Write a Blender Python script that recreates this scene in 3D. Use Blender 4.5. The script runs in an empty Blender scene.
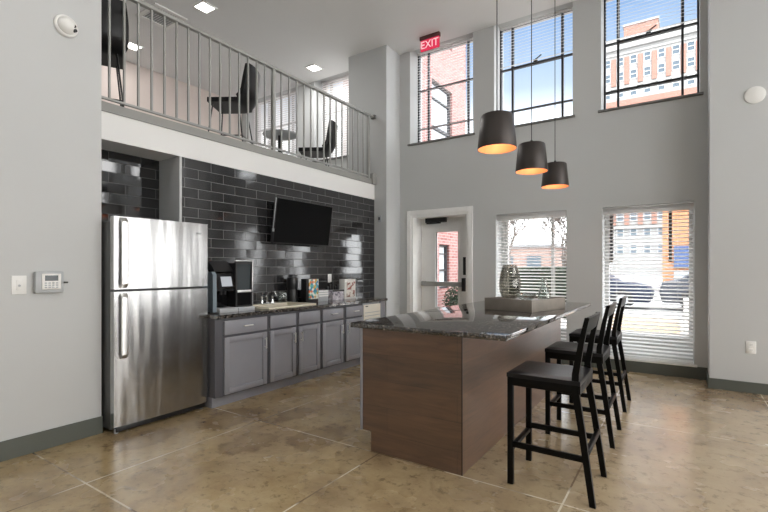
import bpy, bmesh, math, random
from mathutils import Vector, Matrix
random.seed(7)
SC = bpy.context.scene
COL = SC.collection
PI = math.pi

# ------------------------------------------------------------------ materials
class NT:
    """small helper round a node tree"""
    def __init__(s, m):
        m.use_nodes = True
        s.t = m.node_tree
        s.t.nodes.clear()
        s.out = s.n('ShaderNodeOutputMaterial')
    def n(s, k, **kw):
        x = s.t.nodes.new(k)
        for a, b in kw.items(): setattr(x, a, b)
        return x
    def l(s, a, b): s.t.links.new(a, b)
    def val(s, sock, v):
        if hasattr(v, 'is_output'): s.l(v, sock)
        else: sock.default_value = v
    def math(s, op, a, b=None, clamp=False):
        x = s.n('ShaderNodeMath', operation=op, use_clamp=clamp)
        s.val(x.inputs[0], a)
        if b is not None: s.val(x.inputs[1], b)
        return x.outputs[0]
    def mix(s, f, a, b, blend='MIX'):
        x = s.n('ShaderNodeMix', data_type='RGBA', blend_type=blend)
        s.val(x.inputs[0], f); s.val(x.inputs[6], a); s.val(x.inputs[7], b)
        return x.outputs[2]
    def ramp(s, f, stops):
        x = s.n('ShaderNodeValToRGB')
        e = x.color_ramp.elements
        while len(e) < len(stops): e.new(0.5)
        for i, (p, c) in enumerate(stops):
            e[i].position = p; e[i].color = c
        s.l(f, x.inputs[0])
        return x.outputs[0]
    def noise(s, vec, scale, detail=4, rough=0.5, dist=0.0):
        x = s.n('ShaderNodeTexNoise')
        s.l(vec, x.inputs['Vector'])
        x.inputs['Scale'].default_value = scale; x.inputs['Detail'].default_value = detail
        x.inputs['Roughness'].default_value = rough; x.inputs['Distortion'].default_value = dist
        return x.outputs[0]
    def pos(s): return s.n('ShaderNodeNewGeometry').outputs['Position']
    def obj(s): return s.n('ShaderNodeTexCoord').outputs['Object']
    def xyz(s, v):
        x = s.n('ShaderNodeSeparateXYZ'); s.l(v, x.inputs[0]); return x.outputs
    def comb(s, a, b, c=0.0):
        x = s.n('ShaderNodeCombineXYZ')
        for i, v in enumerate((a, b, c)): s.val(x.inputs[i], v)
        return x.outputs[0]
    def scale(s, v, sx, sy, sz):
        x = s.n('ShaderNodeMapping'); s.l(v, x.inputs[0]); x.inputs['Scale'].default_value = (sx, sy, sz)
        return x.outputs[0]
    def bump(s, h, strength=0.2, dist=0.01):
        x = s.n('ShaderNodeBump'); s.l(h, x.inputs['Height'])
        x.inputs['Strength'].default_value = strength; x.inputs['Distance'].default_value = dist
        return x.outputs[0]
    def bsdf(s, **kw):
        x = s.n('ShaderNodeBsdfPrincipled')
        for a, b in kw.items(): s.val(x.inputs[a.replace('_', ' ')], b)
        s.l(x.outputs[0], s.out.inputs[0])
        return x

def c4(c): return (c[0], c[1], c[2], 1.0)
def hexc(r, g, b):
    f = lambda v: (v/255/12.92) if v/255 <= .04045 else ((v/255+.055)/1.055)**2.4
    return (f(r), f(g), f(b), 1.0)

def plain(name, col, rough=0.5, metal=0.0, vary=0.06, vscale=6.0, bump=0.0, spec=0.5):
    m = bpy.data.materials.new(name); t = NT(m)
    nz = t.noise(t.obj(), vscale, 3)
    col = c4(col)
    c = t.mix(nz, tuple(v*(1-vary) for v in col[:3])+(1,), tuple(min(1, v*(1+vary)) for v in col[:3])+(1,))
    b = t.bsdf(Base_Color=c, Roughness=rough, Metallic=metal)
    b.inputs['Specular IOR Level'].default_value = spec
    if bump:
        t.l(t.bump(t.noise(t.obj(), vscale*20, 2), bump, 0.003), b.inputs['Normal'])
    return m

def emit(name, col, strength):
    m = bpy.data.materials.new(name); t = NT(m)
    nz = t.noise(t.obj(), 3.0, 1)
    e = t.n('ShaderNodeEmission'); e.inputs[0].default_value = c4(col)
    t.l(t.math('MULTIPLY_ADD', nz, 0.05), e.inputs[1])
    e.inputs[1].links[0].from_node.inputs[2].default_value = strength
    e.inputs[1].links[0].from_node.inputs[1].default_value = 0.05*strength
    t.l(e.outputs[0], t.out.inputs[0])
    return m

def glassy(name, tint, refl=0.08, rough=0.0):
    m = bpy.data.materials.new(name); t = NT(m)
    tr = t.n('ShaderNodeBsdfTransparent'); tr.inputs[0].default_value = c4(tint)
    gl = t.n('ShaderNodeBsdfGlossy'); gl.inputs['Roughness'].default_value = rough
    lw = t.n('ShaderNodeLayerWeight'); lw.inputs[0].default_value = 0.35
    f = t.math('MULTIPLY_ADD', lw.outputs['Facing'], refl*3)
    f.node.inputs[2].default_value = refl*0.5
    mx = t.n('ShaderNodeMixShader'); t.l(f, mx.inputs[0]); t.l(tr.outputs[0], mx.inputs[1]); t.l(gl.outputs[0], mx.inputs[2])
    t.l(mx.outputs[0], t.out.inputs[0])
    return m

def mat_paint(name, col):
    m = bpy.data.materials.new(name); t = NT(m)
    p = t.pos()
    c = t.mix(t.noise(p, 1.3, 3), tuple(v*.97 for v in col)+(1,), tuple(min(1, v*1.03) for v in col)+(1,))
    b = t.bsdf(Base_Color=c, Roughness=0.6)
    b.inputs['Specular IOR Level'].default_value = 0.3
    t.l(t.bump(t.noise(p, 160, 2), 0.04, 0.002), b.inputs['Normal'])
    return m

def mat_concrete():
    m = bpy.data.materials.new('polished stained concrete'); t = NT(m)
    p = t.pos(); x, y, z = t.xyz(p)
    big = t.noise(p, 0.75, 5, 0.55, 0.2)
    mid = t.noise(p, 2.1, 12, 0.70, 0.25)
    fine = t.noise(p, 14, 8, 0.7)
    c = t.ramp(mid, [(0.30, (.150, .085, .032, 1)), (0.42, (.300, .200, .088, 1)), (0.54, (.45, .33, .165, 1)), (0.70, (.61, .485, .285, 1))])
    g = t.ramp(big, [(0.35, (.42, .315, .17, 1)), (0.65, (.48, .385, .26, 1))])
    c = t.mix(0.30, c, g)
    gx = t.math('MULTIPLY_ADD', x, 0.4, True)       # the slab right of the island is greyer
    gx.node.inputs[2].default_value = 0.75
    c = t.mix(t.math('MULTIPLY', gx, 0.5), c, (.40, .335, .27, 1))
    c = t.mix(t.ramp(fine, [(0.36, (.25, .25, .25, 1)), (0.47, (1, 1, 1, 1))]), t.mix(0.75, c, (.07, .040, .016, 1)), c)
    sm = t.ramp(t.noise(p, 1.6, 7, 0.65, 1.4), [(0.60, (0, 0, 0, 1)), (0.72, (1, 1, 1, 1))])
    c = t.mix(t.math('MULTIPLY', sm, 0.55), c, (.17, .10, .045, 1))
    def stain(cx, cy, rad):
        dx = t.math('SUBTRACT', x, cx); dy = t.math('SUBTRACT', y, cy)
        d_ = t.math('SQRT', t.math('ADD', t.math('MULTIPLY', dx, dx), t.math('MULTIPLY', t.math('MULTIPLY', dy, dy), .45)))
        d_ = t.math('ADD', d_, t.math('MULTIPLY', t.math('SUBTRACT', t.noise(p, 7, 6, .7), .5), .38))
        return t.ramp(t.math('DIVIDE', d_, rad), [(0.35, (.45, .45, .45, 1)), (.75, (.75, .75, .75, 1)), (.95, (0, 0, 0, 1))])
    for cx, cy, rad in ((-2.72, 2.25, .20), (-3.30, 2.55, .26), (-2.35, 2.62, .22), (.45, 5.75, .36), (-2.9, 2.9, .16), (-3.45, 1.85, .2)):
        c = t.mix(t.math('MULTIPLY', stain(cx, cy, rad), .75), c, (.13, .068, .024, 1))
    brk = t.noise(p, 2.2, 3)
    js = None
    def line(coord, pos, w, lo=None, hi=None, other=None):
        d = t.math('ABSOLUTE', t.math('SUBTRACT', coord, pos))
        v = t.math('LESS_THAN', d, w)
        return v
    lines = [line(x, v, .0055) for v in (-3.04, -1.79, -0.55, 0.70, 1.95)] + [line(y, v, .0055) for v in (-1.4, 1.27, 2.63, 4.33)]
    js = lines[0]
    for v in lines[1:]: js = t.math('MAXIMUM', js, v)
    lt = t.ramp(brk, [(0.44, (.13, .08, .04, 1)), (0.50, (.80, .72, .58, 1))])
    c = t.mix(t.math('MULTIPLY', js, 0.9), c, lt)
    r = t.ramp(t.noise(p, 3.0, 5), [(0.3, (.18, .18, .18, 1)), (0.7, (.32, .32, .32, 1))])
    b = t.bsdf(Base_Color=c, Roughness=r)
    b.inputs['Specular IOR Level'].default_value = 0.55
    b.inputs['Coat Weight'].default_value = 0.35; b.inputs['Coat Roughness'].default_value = 0.14
    h = t.math('SUBTRACT', t.math('MULTIPLY', t.noise(p, 5, 6), 0.5), t.math('MULTIPLY', js, 0.4))
    t.l(t.bump(h, 0.12, 0.006), b.inputs['Normal'])
    return m

def mat_tile(name, c1, c2, mortar, rough):
    m = bpy.data.materials.new(name); t = NT(m)
    p = t.pos(); x, y, z = t.xyz(p)
    v = t.comb(t.math('ADD', y, x), t.math('SUBTRACT', z, 0.016))
    br = t.n('ShaderNodeTexBrick'); t.l(v, br.inputs['Vector'])
    br.offset = 0.5; br.inputs['Scale'].default_value = 1.0
    br.inputs['Brick Width'].default_value = 0.31; br.inputs['Row Height'].default_value = 0.1016
    br.inputs['Mortar Size'].default_value = 0.0024; br.inputs['Mortar Smooth'].default_value = 0.2; br.inputs['Bias'].default_value = 0.0
    br.inputs['Color1'].default_value = c4(c1); br.inputs['Color2'].default_value = c4(c2); br.inputs['Mortar'].default_value = c4(mortar)
    ro = t.math('MULTIPLY_ADD', br.outputs['Fac'], 0.5); ro.node.inputs[2].default_value = rough
    b = t.bsdf(Base_Color=br.outputs['Color'], Roughness=ro, IOR=1.75)
    b.inputs['Specular IOR Level'].default_value = 0.5
    # each tile sits at a slightly different angle
    tint = t.xyz(br.outputs['Color'])[0]
    h = t.math('ADD', t.math('MULTIPLY', br.outputs['Fac'], -1.0), t.math('MULTIPLY', t.noise(p, 5.5, 2), 0.9))
    bn = t.bump(h, 0.22, 0.004)
    b2 = t.n('ShaderNodeTexBrick'); t.l(v, b2.inputs['Vector'])
    for k_ in ('Scale', 'Brick Width', 'Row Height', 'Mortar Size', 'Bias'): b2.inputs[k_].default_value = br.inputs[k_].default_value
    b2.offset = 0.5; b2.inputs['Color1'].default_value = (0, 0, 0, 1); b2.inputs['Color2'].default_value = (1, 1, 1, 1); b2.inputs['Mortar'].default_value = (.5, .5, .5, 1)
    ra = t.xyz(b2.outputs['Color'])[0]
    rb_ = t.math('FRACT', t.math('MULTIPLY', ra, 17.31))
    ad = t.n('ShaderNodeVectorMath', operation='ADD'); t.l(bn, ad.inputs[0])
    t.l(t.comb(0.0, t.math('MULTIPLY', t.math('SUBTRACT', ra, .5), .035), t.math('MULTIPLY', t.math('SUBTRACT', rb_, .5), .05)), ad.inputs[1])
    nm = t.n('ShaderNodeVectorMath', operation='NORMALIZE'); t.l(ad.outputs[0], nm.inputs[0])
    t.l(nm.outputs[0], b.inputs['Normal'])
    return m

def mat_planks():
    m = bpy.data.materials.new('brown wood plank veneer'); t = NT(m)
    p = t.pos(); x, y, z = t.xyz(p)
    u = t.math('ADD', x, y)
    v = t.comb(u, t.math('SUBTRACT', z, 0.145))
    br = t.n('ShaderNodeTexBrick'); t.l(v, br.inputs['Vector'])
    br.offset = 0.37; br.inputs['Scale'].default_value = 1.0
    br.inputs['Brick Width'].default_value = 1.45; br.inputs['Row Height'].default_value = 0.186
    br.inputs['Mortar Size'].default_value = 0.0022; br.inputs['Bias'].default_value = 0.0
    br.inputs['Color1'].default_value = (.145, .078, .047, 1); br.inputs['Color2'].default_value = (.052, .038, .032, 1); br.inputs['Mortar'].default_value = (.025, .018, .015, 1)
    row = t.math('FLOOR', t.math('DIVIDE', t.math('SUBTRACT', z, 0.145), 0.186))
    gv = t.comb(t.math('MULTIPLY_ADD', row, 3.7), t.math('MULTIPLY', z, 9.0), 0.0)
    gv.node.inputs[0].links[0].from_node.inputs[2].default_value = 0.0
    t.l(t.math('ADD', u, t.math('MULTIPLY', row, 3.7)), gv.node.inputs[0])
    gr = t.noise(gv, 2.2, 7, 0.62, 1.2)
    gf = t.noise(t.comb(u, t.math('MULTIPLY', z, 30.0)), 3.0, 4, 0.6)
    c = t.mix(t.ramp(gr, [(0.32, (0, 0, 0, 1)), (0.68, (1, 1, 1, 1))]), t.mix(0.45, br.outputs['Color'], (.042, .026, .019, 1)), t.mix(0.45, br.outputs['Color'], (.24, .125, .07, 1)))
    c = t.mix(t.math('MULTIPLY', gf, 0.35), c, (.05, .035, .028, 1))
    b = t.bsdf(Base_Color=c, Roughness=0.36)
    b.inputs['Coat Weight'].default_value = 0.9; b.inputs['Coat Roughness'].default_value = 0.28
    t.l(t.bump(t.math('ADD', t.math('MULTIPLY', gf, .3), t.math('MULTIPLY', br.outputs['Fac'], -1.0)), 0.12, 0.002), b.inputs['Normal'])
    return m

def mat_granite():
    m = bpy.data.materials.new('dark speckled granite'); t = NT(m)
    p = t.pos()
    vo = t.n('ShaderNodeTexVoronoi'); t.l(p, vo.inputs['Vector']); vo.inputs['Scale'].default_value = 84
    sp = t.ramp(vo.outputs['Color'], [(0.30, (.008, .008, .008, 1)), (0.60, (.022, .019, .017, 1)), (0.78, (.10, .088, .078, 1)), (0.90, (.42, .39, .36, 1))])
    n2 = t.ramp(t.noise(p, 24, 6, 0.75), [(0.44, (.010, .010, .010, 1)), (0.64, (.17, .145, .125, 1))])
    c = t.mix(0.5, sp, n2)
    b = t.bsdf(Base_Color=c, Roughness=0.06, IOR=1.75)
    b.inputs['Specular IOR Level'].default_value = 0.7
    return m

def mat_steel(name, col=(.60, .60, .59), rough=0.26, wave=0.35):
    m = bpy.data.materials.new(name); t = NT(m)
    p = t.obj()
    br = t.noise(t.scale(p, 2, 2, 260), 3.0, 3)
    c = t.mix(br, tuple(v*.9 for v in col)+(1,), tuple(min(1, v*1.08) for v in col)+(1,))
    b = t.bsdf(Base_Color=c, Metallic=1.0, Roughness=rough)
    b.inputs['Anisotropic'].default_value = 0.4
    h = t.math('ADD', t.noise(t.scale(p, 5.0, 5.0, 0.55), 1.0, 2), t.math('MULTIPLY', br, 0.004))
    t.l(t.bump(h, wave, 0.06), b.inputs['Normal'])
    return m

def mat_brick(name, c1, c2, mortar, w=0.22, h=0.075, ms=0.008, rough=0.85):
    m = bpy.data.materials.new(name); t = NT(m)
    p = t.pos(); x, y, z = t.xyz(p)
    v = t.comb(t.math('ADD', x, y), z)
    br = t.n('ShaderNodeTexBrick'); t.l(v, br.inputs['Vector']); br.inputs['Scale'].default_value = 1.0
    br.inputs['Brick Width'].default_value = w; br.inputs['Row Height'].default_value = h; br.inputs['Mortar Size'].default_value = ms
    br.inputs['Color1'].default_value = c4(c1); br.inputs['Color2'].default_value = c4(c2); br.inputs['Mortar'].default_value = c4(mortar)
    b = t.bsdf(Base_Color=br.outputs['Color'], Roughness=rough)
    t.l(t.bump(t.math('MULTIPLY', br.outputs['Fac'], -1.0), 0.5, 0.01), b.inputs['Normal'])
    return m

def mat_diamonds():
    m = bpy.data.materials.new('coloured diamond print'); t = NT(m)
    x, y, z = t.xyz(t.obj())
    s = 21.0
    zz = t.math('MULTIPLY', z, s); yy = t.math('MULTIPLY', y, s*1.15)
    a = t.math('FLOOR', t.math('ADD', yy, zz)); b_ = t.math('FLOOR', t.math('SUBTRACT', yy, zz))
    wn = t.n('ShaderNodeTexWhiteNoise', noise_dimensions='2D'); t.l(t.comb(a, b_), wn.inputs['Vector'])
    r = t.n('ShaderNodeValToRGB'); r.color_ramp.interpolation = 'CONSTANT'
    e = r.color_ramp.elements
    cols = [(0, (.85, .83, .74)), (.2, (.03, .22, .36)), (.38, (.10, .42, .38)), (.55, (.80, .78, .70)), (.68, (.72, .18, .05)), (.84, (.62, .36, .05))]
    while len(e) < len(cols): e.new(0.5)
    for i, (p_, c) in enumerate(cols): e[i].position = p_; e[i].color = c4(c)
    t.l(wn.outputs['Value'], r.inputs[0])
    t.bsdf(Base_Color=r.outputs[0], Roughness=0.4)
    return m

def mat_blotch(name, base, spots, scale, th=0.55):
    m = bpy.data.materials.new(name); t = NT(m)
    n1 = t.ramp(t.noise(t.obj(), scale, 3, .5, .6), [(th, (0, 0, 0, 1)), (th+.05, (1, 1, 1, 1))])
    n2 = t.noise(t.obj(), scale*.6, 1)
    sp = t.ramp(n2, [(0.4, c4(spots[0])), (0.6, c4(spots[1]))])
    t.bsdf(Base_Color=t.mix(n1, c4(base), sp), Roughness=0.5)
    return m

M = {}
M['wall'] = mat_paint('warm grey wall paint', (.545, .558, .558))
M['white'] = mat_paint('lit wall paint', (.80, .80, .79))  # wall paint lightened, the brighter light on the fascia is in the colour
M['ceil'] = mat_paint('ceiling paint', (.76, .76, .755))
M['trim'] = plain('white trim paint', (.86, .86, .85), .4)
M['doorpaint'] = plain('pale grey door paint', (.80, .80, .785), .45)
M['base'] = plain('grey green baseboard paint', (.095, .104, .088), .5)
M['curb'] = plain('grey curb paint', (.29, .29, .275), .55)
M['rail'] = plain('grey powder coated steel', (.33, .335, .32), .42)
M['sill'] = plain('dark grey sill', (.16, .16, .155), .5)
M['floor'] = mat_concrete()
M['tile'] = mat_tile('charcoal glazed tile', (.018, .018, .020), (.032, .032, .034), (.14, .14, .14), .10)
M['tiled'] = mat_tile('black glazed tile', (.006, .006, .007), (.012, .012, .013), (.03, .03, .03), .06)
M['planks'] = mat_planks()
M['granite'] = mat_granite()
M['steel'] = mat_steel('brushed stainless steel', (.52, .52, .515), .25, .38)
M['steelplain'] = plain('satin steel', (.80, .80, .79), .34, 1.0)
M['pull'] = plain('brushed nickel pull', (.82, .82, .81), .42, 0.7)
M['chrome'] = plain('chrome', (.80, .80, .80), .12, 1.0)
M['fridgeside'] = plain('dark grey enamelled steel', (.085, .088, .09), .4)
M['black'] = plain('black plastic', (.012, .012, .013), .35)
M['blackgloss'] = plain('gloss black plastic', (.008, .008, .009), .12)
M['screen'] = plain('dark glass screen', (.002, .002, .0022), .4, spec=.08)
M['cab'] = plain('grey cabinet paint', (.285, .29, .325), .42)
M['cabgap'] = plain('cabinet face frame gap shade', (.10, .10, .115), .5)  # cabinet grey darkened, shade of the gaps round the fronts painted in
M['stool'] = plain('black stained wood', (.0045, .0043, .004), .36, vary=.2, spec=.12)
M['leather'] = plain('black leather', (.009, .009, .010), .34, bump=.12, vscale=14, spec=.3)
M['shade'] = plain('dark bronze metal', (.050, .043, .040), .38, 0.6)
M['copper'] = plain('copper lining', (.80, .36, .17), .5, 0.2)
M['cable'] = plain('black cable', (.03, .03, .03), .5)
M['bulb'] = emit('warm bulb', (1.0, .74, .48), 2.5)
M['led'] = emit('led diffuser', (1.0, .97, .92), 9.0)
M['plastic'] = plain('white plastic', (.80, .80, .78), .35)
M['ivory'] = plain('ivory enamel', (.80, .76, .66), .4)
M['greyplastic'] = plain('grey plastic', (.42, .44, .46), .35)
M['bluegrey'] = plain('blue grey plastic', (.20, .25, .29), .3)
M['lcd'] = plain('dark lcd', (.04, .05, .055), .2)
M['touch'] = emit('touch screen', (.75, .78, .82), .55)
M['exitred'] = emit('exit red', (.90, .055, .12), .75)
M['exitwhite'] = emit('exit letters', (1.0, .62, .66), .95)
M['exitbox'] = plain('dark red brown housing', (.10, .03, .03), .5)
M['frame'] = plain('black window frame', (.018, .019, .022), .45)
M['framew'] = plain('white window frame', (.62, .62, .62), .45)
M['pane'] = glassy('window glass', (.97, .98, .98), .05)
def mat_slat():
    m = bpy.data.materials.new('white translucent blind slats'); t = NT(m)
    nz = t.noise(t.obj(), 5, 2)
    c = t.mix(nz, (.86, .86, .855, 1), (.90, .90, .895, 1))
    b = t.bsdf(Base_Color=c, Roughness=.45)
    tr = t.n('ShaderNodeBsdfTranslucent'); tr.inputs[0].default_value = (.93, .93, .925, 1)
    mx = t.n('ShaderNodeMixShader'); mx.inputs[0].default_value = .55
    t.l(b.outputs[0], mx.inputs[1]); t.l(tr.outputs[0], mx.inputs[2]); t.l(mx.outputs[0], t.out.inputs[0])
    return m
M['slat'] = mat_slat()
M['vase'] = glassy('grey smoked glass', (.72, .71, .68), .08, .02)
M['clear'] = glassy('clear glass', (.88, .91, .90), .16, .02)
M['tray'] = plain('grey brown weathered wood', (.23, .205, .175), .5, vary=.25, vscale=9)
M['sink'] = plain('cream sink enamel', (.80, .74, .60), .25)
M['diamond'] = mat_diamonds()
M['floral'] = mat_blotch('floral print', (.80, .77, .72), ((.35, .04, .04), (.22, .10, .06)), 16, .52)
M['mauve'] = mat_blotch('mauve print', (.50, .47, .52), ((.12, .11, .15), (.75, .73, .76)), 26, .5)
M['wallpink'] = mat_paint('blush wall paint', (.64, .56, .52))
M['brick'] = mat_brick('red brick', (.20, .075, .07), (.28, .14, .13), (.32, .27, .26))
M['orangebrick'] = mat_brick('orange brick', (.36, .13, .045), (.44, .18, .075), (.42, .29, .21), .3, .1, .01)
M['brownbrick'] = mat_brick('brown pink brick', (.26, .155, .13), (.33, .21, .175), (.34, .28, .25), .4, .14, .02)
M['stone'] = mat_brick('white stone blocks', (.27, .265, .26), (.30, .297, .29), (.22, .215, .21), 2.4, 1.1, .03)
M['pinkbrick'] = mat_brick('pink brick piers', (.24, .105, .075), (.27, .13, .10), (.28, .19, .16), .6, .2, .02)
M['winglass'] = plain('blue grey window glass', (.09, .115, .14), .3, spec=.2)
M['winlight'] = plain('pale curtained window glass', (.42, .46, .50), .2)
M['asphalt'] = plain('pale concrete road', (.22, .22, .225), .85, vary=.2)
M['paving'] = mat_brick('pink brick paving', (.52, .36, .32), (.62, .46, .42), (.55, .5, .47), .2, .2, .012)
M['mulch'] = plain('brown mulch', (.30, .21, .13), .95, vary=.4, vscale=20)
M['leaf'] = plain('dark green leaves', (.016, .026, .014), .7, vary=.4, spec=.2)
M['bark'] = plain('grey brown bark', (.10, .08, .07), .9, vary=.3)
M['carblue'] = plain('navy car paint', (.012, .018, .04), .5, spec=.15)
M['cargrey'] = plain('grey car paint', (.05, .055, .07), .5, spec=.15)
M['carsilver'] = plain('silver car paint', (.50, .51, .53), .25)
M['carwhite'] = plain('white car paint', (.82, .82, .82), .25)
M['signblue'] = plain('blue panel', (.05, .085, .20), .5)

# ------------------------------------------------------------------ geometry helpers
def B(): return bmesh.new()

def box(bm, x0, x1, y0, y1, z0, z1, bev=0.0, seg=2):
    r = bmesh.ops.create_cube(bm, size=1.0)
    vs = r['verts']
    for v in vs:
        v.co = Vector((x0 + (v.co.x+.5)*(x1-x0), y0 + (v.co.y+.5)*(y1-y0), z0 + (v.co.z+.5)*(z1-z0)))
    if bev > 0:
        es = list({e for v in vs for e in v.link_edges})
        bmesh.ops.bevel(bm, geom=es, offset=bev, segments=seg, affect='EDGES', profile=0.5)
    return bm

def prism(bm, pts, axis, a, b):
    """extrude a 2-D outline along an axis; pts are the two other coordinates in order"""
    def mk(p, q):
        if axis == 'x': return Vector((q, p[0], p[1]))
        if axis == 'y': return Vector((p[0], q, p[1]))
        return Vector((p[0], p[1], q))
    lo = [bm.verts.new(mk(p, a)) for p in pts]; hi = [bm.verts.new(mk(p, b)) for p in pts]
    n = len(pts)
    fs = [bm.faces.new(lo[::-1]), bm.faces.new(hi)]
    for i in range(n):
        fs.append(bm.faces.new((lo[i], lo[(i+1) % n], hi[(i+1) % n], hi[i])))
    bmesh.ops.recalc_face_normals(bm, faces=fs)
    return bm

def tube(bm, pts, r, seg=10, caps=True):
    pts = [Vector(p) for p in pts]
    rr = r if isinstance(r, (list, tuple)) else [r]*len(pts)
    rings = []
    up = None
    for i, p in enumerate(pts):
        d = (pts[min(i+1, len(pts)-1)] - pts[max(i-1, 0)])
        if d.length < 1e-9: d = Vector((0, 0, 1))
        d.normalize()
        if up is None:
            up = Vector((0, 0, 1)) if abs(d.z) < .9 else Vector((1, 0, 0))
        a = d.cross(up); a.normalize(); b = a.cross(d); up = b
        rings.append([bm.verts.new(p + rr[i]*(math.cos(2*PI*k/seg)*a + math.sin(2*PI*k/seg)*b)) for k in range(seg)])
    fs = []
    for i in range(len(rings)-1):
        for k in range(seg):
            fs.append(bm.faces.new((rings[i][k], rings[i][(k+1) % seg], rings[i+1][(k+1) % seg], rings[i+1][k])))
    if caps:
        fs.append(bm.faces.new(rings[0][::-1])); fs.append(bm.faces.new(rings[-1]))
    bmesh.ops.recalc_face_normals(bm, faces=fs)
    return bm

def bar(bm, p0, p1, w, d, side=(0, 1, 0), bev=0.0, w1=None, d1=None):
    """rectangular bar from p0 to p1; w along side, d across it"""
    p0, p1 = Vector(p0), Vector(p1)
    ax = (p1-p0).normalized(); s = Vector(side); s = (s - ax*s.dot(ax)).normalized(); q = ax.cross(s)
    w1 = w if w1 is None else w1; d1 = d if d1 is None else d1
    vs = []
    for p, ww, dd in ((p0, w, d), (p1, w1, d1)):
        vs.append([bm.verts.new(p + s*a*ww/2 + q*b*dd/2) for a, b in ((-1, -1), (1, -1), (1, 1), (-1, 1))])
    fs = [bm.faces.new(vs[0][::-1]), bm.faces.new(vs[1])]
    for i in range(4):
        fs.append(bm.faces.new((vs[0][i], vs[0][(i+1) % 4], vs[1][(i+1) % 4], vs[1][i])))
    bmesh.ops.recalc_face_normals(bm, faces=fs)
    if bev:
        es = list({e for r in vs for v in r for e in v.link_edges})
        bmesh.ops.bevel(bm, geom=es, offset=bev, segments=2, affect='EDGES', profile=.5)
    return bm

def lathe(bm, prof, c=(0, 0, 0), seg=32, close=False):
    rings = []
    for r, z in prof:
        if r < 1e-5: rings.append([bm.verts.new((c[0], c[1], c[2]+z))])
        else: rings.append([bm.verts.new((c[0]+r*math.cos(2*PI*k/seg), c[1]+r*math.sin(2*PI*k/seg), c[2]+z)) for k in range(seg)])
    fs = []
    rng = range(len(rings)) if close else range(len(rings)-1)
    for i in rng:
        a, b = rings[i], rings[(i+1) % len(rings)]
        for k in range(seg):
            k2 = (k+1) % seg
            if len(a) == 1 and len(b) == 1: continue
            if len(a) == 1: fs.append(bm.faces.new((a[0], b[k], b[k2])))
            elif len(b) == 1: fs.append(bm.faces.new((a[k], a[k2], b[0])))
            else: fs.append(bm.faces.new((a[k], a[k2], b[k2], b[k])))
    bmesh.ops.recalc_face_normals(bm, faces=fs)
    return bm

def wall_grid(bm, axis, a, b, u0, u1, z0, z1, holes):
    """slab between planes a and b of an axis ('x' or 'y') with rectangular through openings (u0,u1,z0,z1)"""
    us = sorted({u0, u1} | {h[0] for h in holes} | {h[1] for h in holes})
    zs = sorted({z0, z1} | {h[2] for h in holes} | {h[3] for h in holes})
    cache = {}
    def v(q, u, z):
        k = (round(q, 5), round(u, 5), round(z, 5))
        if k not in cache: cache[k] = bm.verts.new((q, u, z) if axis == 'x' else (u, q, z))
        return cache[k]
    def solid(i, j):
        if i < 0 or j < 0 or i >= len(us)-1 or j >= len(zs)-1: return False
        cu, cz = (us[i]+us[i+1])/2, (zs[j]+zs[j+1])/2
        return not any(h[0] < cu < h[1] and h[2] < cz < h[3] for h in holes)
    fs = []
    for i in range(len(us)-1):
        for j in range(len(zs)-1):
            if not solid(i, j): continue
            A, C, Z, W = us[i], us[i+1], zs[j], zs[j+1]
            fs.append(bm.faces.new((v(a, A, Z), v(a, C, Z), v(a, C, W), v(a, A, W))))
            fs.append(bm.faces.new((v(b, A, Z), v(b, A, W), v(b, C, W), v(b, C, Z))))
            if not solid(i-1, j): fs.append(bm.faces.new((v(a, A, Z), v(a, A, W), v(b, A, W), v(b, A, Z))))
            if not solid(i+1, j): fs.append(bm.faces.new((v(a, C, Z), v(b, C, Z), v(b, C, W), v(a, C, W))))
            if not solid(i, j-1): fs.append(bm.faces.new((v(a, A, Z), v(b, A, Z), v(b, C, Z), v(a, C, Z))))
            if not solid(i, j+1): fs.append(bm.faces.new((v(a, A, W), v(a, C, W), v(b, C, W), v(b, A, W))))
    bmesh.ops.recalc_face_normals(bm, faces=fs)
    return bm

def rootloc(o):
    v = Vector((0, 0, 0))
    while o is not None:
        v += o.location; o = o.parent
    return v

def obj(name, bm, mat, parent=None, smooth=True, local=False, angle=0.6):
    """link a bmesh, drawn in world coordinates, as ONE mesh object"""
    if parent is not None and not local:
        bmesh.ops.translate(bm, vec=-rootloc(parent), verts=bm.verts)
    me = bpy.data.meshes.new(name)
    bm.to_mesh(me); bm.free()
    me.materials.append(mat)
    if smooth:
        me.shade_smooth(); me.set_sharp_from_angle(angle=angle)
    o = bpy.data.objects.new(name, me); COL.objects.link(o)
    if parent is not None: o.parent = parent
    return o

def tag(o, label, cat, group=None, kind=None):
    o['label'] = label
    if cat: o['category'] = cat
    if group: o['group'] = group
    if kind: o['kind'] = kind
    return o

def thing(name, label, cat, loc=(0, 0, 0), rz=0, group=None):
    o = bpy.data.objects.new(name, None); COL.objects.link(o)
    o.empty_display_size = .1
    o.location = loc; o.rotation_euler = (0, 0, rz)
    return tag(o, label, cat, group)

def struct(name, bm, mat, parent=None, smooth=False):
    o = obj(name, bm, mat, parent, smooth)
    if parent is None: o['kind'] = 'structure'
    return o

def sroot(name, loc=(0, 0, 0)):
    o = bpy.data.objects.new(name, None); COL.objects.link(o); o.location = loc; o['kind'] = 'structure'
    return o

def dup(o, parent=None):
    c = o.copy(); COL.objects.link(c)
    if parent is not None: c.parent = parent
    for ch in [x for x in o.children]: dup(ch, c)
    return c

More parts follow.
